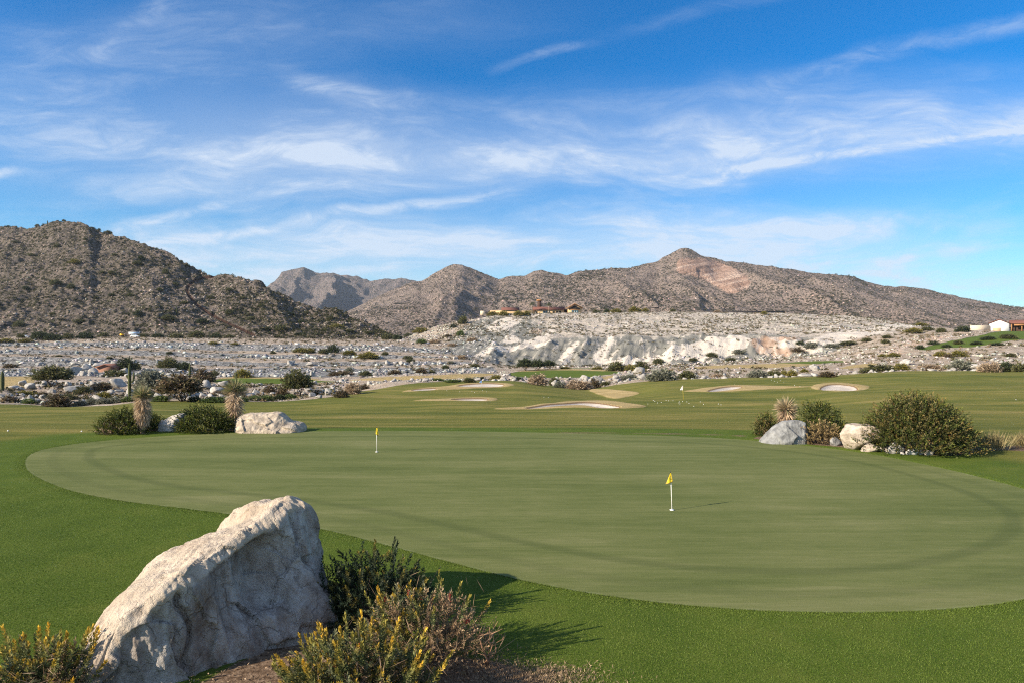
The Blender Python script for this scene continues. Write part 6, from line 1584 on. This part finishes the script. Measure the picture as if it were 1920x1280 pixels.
# clubhouse on the plateau
Yc = 478.0; s_ = Yc / F                     # metres per picture pixel there
def cx_(px): return (px - 960) * s_
zc0 = CAMZ - (590.5 - HOR) * s_
root = empty('clubhouse', (cx_(1030), Yc, zc0)); tag(root, 'low clubhouse with dark red roofs, timber gable and dark tower on the plateau', 'building')
X0 = cx_(1030)
def lx(px): return cx_(px) - X0
boxpart('wall', M['stucco'], root, (lx(1035), 5, 1.6, lx(1058) - lx(1000), 9, 4.0), (lx(965), 6, 1.4, lx(998) - lx(905), 9, 3.2))
k = MB(); gable(k, lx(1001), lx(1057), .5, 9.5, 3.4, 5.6, .9); k.build('roof', M['rooftile'], root)
k = MB(); gable(k, lx(942), lx(972), 1.5, 10.5, 3.2, 5.2, .8); k.build('roof', M['rooftile'], root)
k = MB(); gable_wall(k, lx(1064), lx(1090), -2, -.5, 4.6, 7.4, .3); k.box((lx(1077), 5, 2.0), (lx(1089) - lx(1065), 12, 5.0)); k.build('gable_wall', M['stucco'], root)
k = MB(); gable(k, lx(1064), lx(1090), -2.4, 11, 4.4, 7.6, 1.0, 'y', .35); k.build('gable_roof', M['timber'], root)
boxpart('porch_beam', M['timber'], root, (lx(1077), -2.2, 3.6, lx(1088) - lx(1066), .3, .45))
k = MB(); gable_wall(k, lx(1067), lx(1087), -2.06, 3.9, 4.5, 6.5, .05); k.build('gable_glazing', M['shade'], root)
for px in (1073, 1077.5, 1082): boxpart('glass_door', M['glass'], root, (lx(px), -2.05, 1.5, 1.45, .08, 3.0))
for px in (1020, 1024.5, 1029): boxpart('window', M['glass'], root, (lx(px), .46, 1.6, 1.4, .08, 2.6))
for px in (1038, 1044, 1050): boxpart('window', M['shade'], root, (lx(px), .46, 2.0, 1.5, .08, 1.4))
boxpart('window', M['shade'], root, (lx(1005), .46, 1.3, 2.0, .08, 2.2))
boxpart('link_wing', M['darkwood'], root, (lx(1060.5), 4, 1.9, lx(1063.7) - lx(1058.1), 7, 3.6))
t = MB(); t.tube(np.array([[lx(1012), 7, 4.2], [lx(1012), 7, 7], [lx(1012), 7, 10.4]]), [1.75, 1.55, 1.35], 12); t.build('tower', M['darkwood'], root)
t = MB(); t.tube(np.array([[lx(1012), 7, 10.2], [lx(1012), 7, 10.9], [lx(1012), 7, 11.3]]), [2.3, 2.0, 1.1], 12); t.build('tower_roof', M['timber'], root)
k = MB(); k.box((lx(905), -1, 1.2), (3.2, .5, 3.0)); o = k.build('garden_wall', M['stuccopale'], None); o.location = (X0, Yc, zc0); tag(o, 'short tan wall block at the left end of the clubhouse plateau', 'wall')


def palm(px, y, zb, h, label):
    g = np.random.default_rng(int(px)); root = empty('palm_tree', ((px - 960) / F * y, y, zb)); tag(root, label, 'palm tree')
    t = MB(); t.tube(np.array([[0, 0, -.3], [0.05, 0, h * .45], [0, 0, h * .86]]), [.32, .26, .24], 8, (.22, .165, .115)); t.build('trunk', M['wood'], root)
    c = MB()
    for i in range(34):
        a_ = g.uniform(0, 6.283); el = g.uniform(-.5, 1.2); L = 2.9 * g.uniform(.8, 1.1); u = np.linspace(0, 1, 8); d0 = np.array([math.cos(a_) * math.cos(el), math.sin(a_) * math.cos(el), math.sin(el)])
        P = np.array([0, 0, h * .86]) + d0 * (u * L)[:, None]; P[:, 2] -= u ** 2 * 1.3
        side = np.array([-math.sin(a_), math.cos(a_), 0]); LP = np.repeat(P[1:], 2, 0); LD = np.concatenate([[side + d0 * .6 + [0, 0, -.35], -side + d0 * .6 + [0, 0, -.35]] for _ in P[1:]])
        V, q = leaves(LP, LD, .75, .20, g); c.add(V, q, None, np.tile((.060, .070, .030), (len(V), 1)) * g.uniform(.6, 1.4))
    c.build('crown', M['leaf'], root); return root


zp = CAMZ - (591 - HOR) * (Yc - 4) / F
palm(998, Yc - 4, zp, 8.9, 'palm tree left of the dark clubhouse tower'); palm(1029, Yc - 4, zp, 8.9, 'palm tree right of the dark clubhouse tower')
# ramada and long dark fence on the plateau
root = empty('ramada', (cx_(1226), Yc, CAMZ - (585 - HOR) * s_)); tag(root, 'small flat roofed shade shelter on the plateau between shrubs', 'shelter')
boxpart('roof', M['iron'], root, (0, 0, 2.9, 6.6, 4, .5))
for a_ in (-2.6, 2.6):
    for b_ in (-1.5, 1.5): boxpart('post', M['iron'], root, (a_, b_, 1.2, .35, .35, 3.0))
root = empty('fence', (cx_(1377), Yc + 4, CAMZ - (587.5 - HOR) * (Yc + 4) / F)); tag(root, 'long low dark fence along the plateau edge', 'fence')
L = (1475 - 1279) / F * (Yc + 4); boxpart('panel', M['iron'], root, (0, 0, .8, L, .12, 1.5))
for i in range(23): boxpart('post', M['iron'], root, (-L / 2 + L * i / 22, -.12, .8, .16, .12, 1.9))

# white house with a tan wall, right
Yh = 372.0; s2 = Yh / F; hx0 = (1855 - 960) * s2; hz = CAMZ - (620.5 - HOR) * s2; hw = (1889.5 - 1855) * s2
hw *= .86; root = empty('white_house', (hx0, Yh, hz), R(-37)); tag(root, 'white house with a dark red tiled roof and shaded porch at the right edge', 'house')
k = MB(); gable_wall(k, 0, hw, 0, -1.5, 3.9, 5.9, .35); k.box((hw / 2, 7.1, 1.2), (hw - .05, 13.5, 5.3)); k.build('wall', M['whitewall'], root)
k = MB(); gable(k, 0, hw, -.1, 14, 3.95, 6.05, .5, 'y', .3); k.build('roof', M['rooftile'], root)
k = MB(); gable(k, hw + .6, hw + 26, .5, 12, 3.75, 5.6, .5, 'x', .28); k.build('wing_roof', M['rooftile'], root)
boxpart('wing_wall', M['darkwood'], root, (hw + 13.2, 7.5, 1.2, 25, 7, 5.0))
for i in range(6): boxpart('porch_post', M['timber'], root, (hw + 1.2 + i * 4.4, .7, 1.3, .4, .4, 4.7))
boxpart('awning', M['timber'], root, (hw + 4.6, .2, 3.1, 4.8, .5, .8))
boxpart('gate', M['tandoor'], root, (hw * .38, -.05, .3, 3.6, .12, 2.8))
k = MB(); wx0 = (1818 - 960) * s2; k.box(((1818 + 1854) / 2 * s2 - 960 * s2 - wx0, 0, .9), ((1854 - 1818) * s2, .4, 4.2)); k.box((.2, 0, 3.1), (.8, .6, .25)); o = k.build('garden_wall', M['stuccopale']); o.location = (wx0, Yh - .6, hz); tag(o, 'long tan garden wall joined to the left of the white house', 'wall')
# brown house behind the rock mound, left
xa, ya, za, _ = ray_ground(zground, [197], [697]); Yb_ = float(ya[0]); s3 = Yb_ / F; zb_h = float(za[0])
root = empty('brown_house', (float(xa[0]), Yb_, zb_h)); tag(root, 'small brown house with a low tiled gable roof behind boulders', 'house'); hwid = 30 * s3
k = MB(); gable_wall(k, -hwid / 2, hwid / 2, 0, -1, 1.3, 2.1, .25); k.box((0, 3, .1), (hwid - .1, 5.4, 2.3)); k.build('wall', simple('brown_stucco', (.25, .135, .095), .9, .1, .15, 2), root)
k = MB(); gable(k, -hwid / 2, hwid / 2, -.2, 6, 1.25, 2.2, .35, 'y', .2); k.build('roof', M['rooftan'], root)

# vehicles on the hill road
def car(px, row, L, H, label, hy=0.0):
    xa, ya, za, _ = ray_ground(zground, [px], [row]); root = empty('parked_car', (xa[0], ya[0], za[0] + .02)); tag(root, label, 'car'); W2 = 1.75
    def prism(pts, w): 
        A = np.c_[[p[0] for p in pts], np.full(len(pts), -w / 2), [p[1] for p in pts]]; n = len(pts); B = A + [0, w, 0]; k = MB()
        k.add(np.vstack([A, B]), [(i, (i + 1) % n, n + (i + 1) % n, n + i) for i in range(n)]); me = None
        c0 = len(A) * 2; k.add(np.vstack([A, A.mean(0), B, B.mean(0)]), None, [(n, (i + 1) % n, i) for i in range(n)] + [(2 * n + 1, n + 1 + i, n + 1 + (i + 1) % n) for i in range(n)]); return k
    prism([(-L / 2, .35), (L / 2, .35), (L / 2, .80), (L * .30, .95), (-L * .42, .98), (-L / 2, .85)], W2).build('body', M['white'], root)
    prism([(-L * .40, .96), (L * .24, .94), (L * .10, H), (-L * .28, H)], W2 * .88).build('cabin', M['white'], root)
    prism([(-L * .33, 1.0), (L * .19, .99), (L * .09, H - .12), (-L * .26, H - .12)], W2 * .90).build('window', M['glass'], root)
    for sx_ in (-.31, .31):
        for sy_ in (-1, 1): w = MB(); w.tube(np.array([[sx_ * L, sy_ * .70, .33], [sx_ * L, sy_ * .90, .33]]), .33, 14); w.build('wheel', M['black'], root)
    return root


car(46, 633.5, 4.6, 1.5, 'white car parked at the far left below the hill')
car(253, 632.5, 5.0, 1.7, 'white pickup parked in front of the pale trailer')
xa, ya, za, _ = ray_ground(zground, [243], [631.8]); root = empty('trailer', (xa[0], ya[0] + 5, za[0] + .1)); tag(root, 'pale box trailer with a blue stripe on the hill road', 'trailer')
boxpart('body', M['silver'], root, (0, 0, 2.1, 5.6, 2.2, 1.5)); boxpart('stripe', M['blue'], root, (.3, -1.12, 2.2, 4.4, .04, .5)); boxpart('chassis', M['black'], root, (0, 0, 1.1, 5.4, 1.8, .25))
for q_ in (-1.2, 0.1): w = MB(); w.tube(np.array([[q_, -1.15, .55], [q_, 1.15, .55]]), .5, 14); w.build('axle_wheels', M['black'], root)
xa, ya, za, _ = ray_ground(zground, [228.5], [632]); root = empty('machine', (xa[0], ya[0], za[0])); tag(root, 'small orange yellow work machine left of the white pickup', 'machine')
boxpart('body', M['orange'], root, (0, 0, 1.2, 1.8, 1.4, .9), (-.3, 0, 1.8, .9, 1.2, .4)); boxpart('track', M['black'], root, (0, -.7, .4, 2.6, .4, .75), (0, .7, .4, 2.6, .4, .75))
settle()

# thin air between here and the far range
hv = bpy.data.materials.new('haze'); hv.use_nodes = True; ht = hv.node_tree; ht.nodes.clear()
pvn = ht.nodes.new('ShaderNodeVolumePrincipled'); pvn.inputs['Color'].default_value = (.72, .84, 1, 1); pvn.inputs['Density'].default_value = 0.000045; pvn.inputs['Anisotropy'].default_value = 0.1
oo = ht.nodes.new('ShaderNodeOutputMaterial'); ht.links.new(pvn.outputs[0], oo.inputs['Volume'])
k = MB(); zl = -300.0; zt_ = 470.0; k.box((0, 3900, (zl + zt_) / 2), (10600, 8200, zt_ - zl)); tag(k.build('haze', hv), kind='stuff')
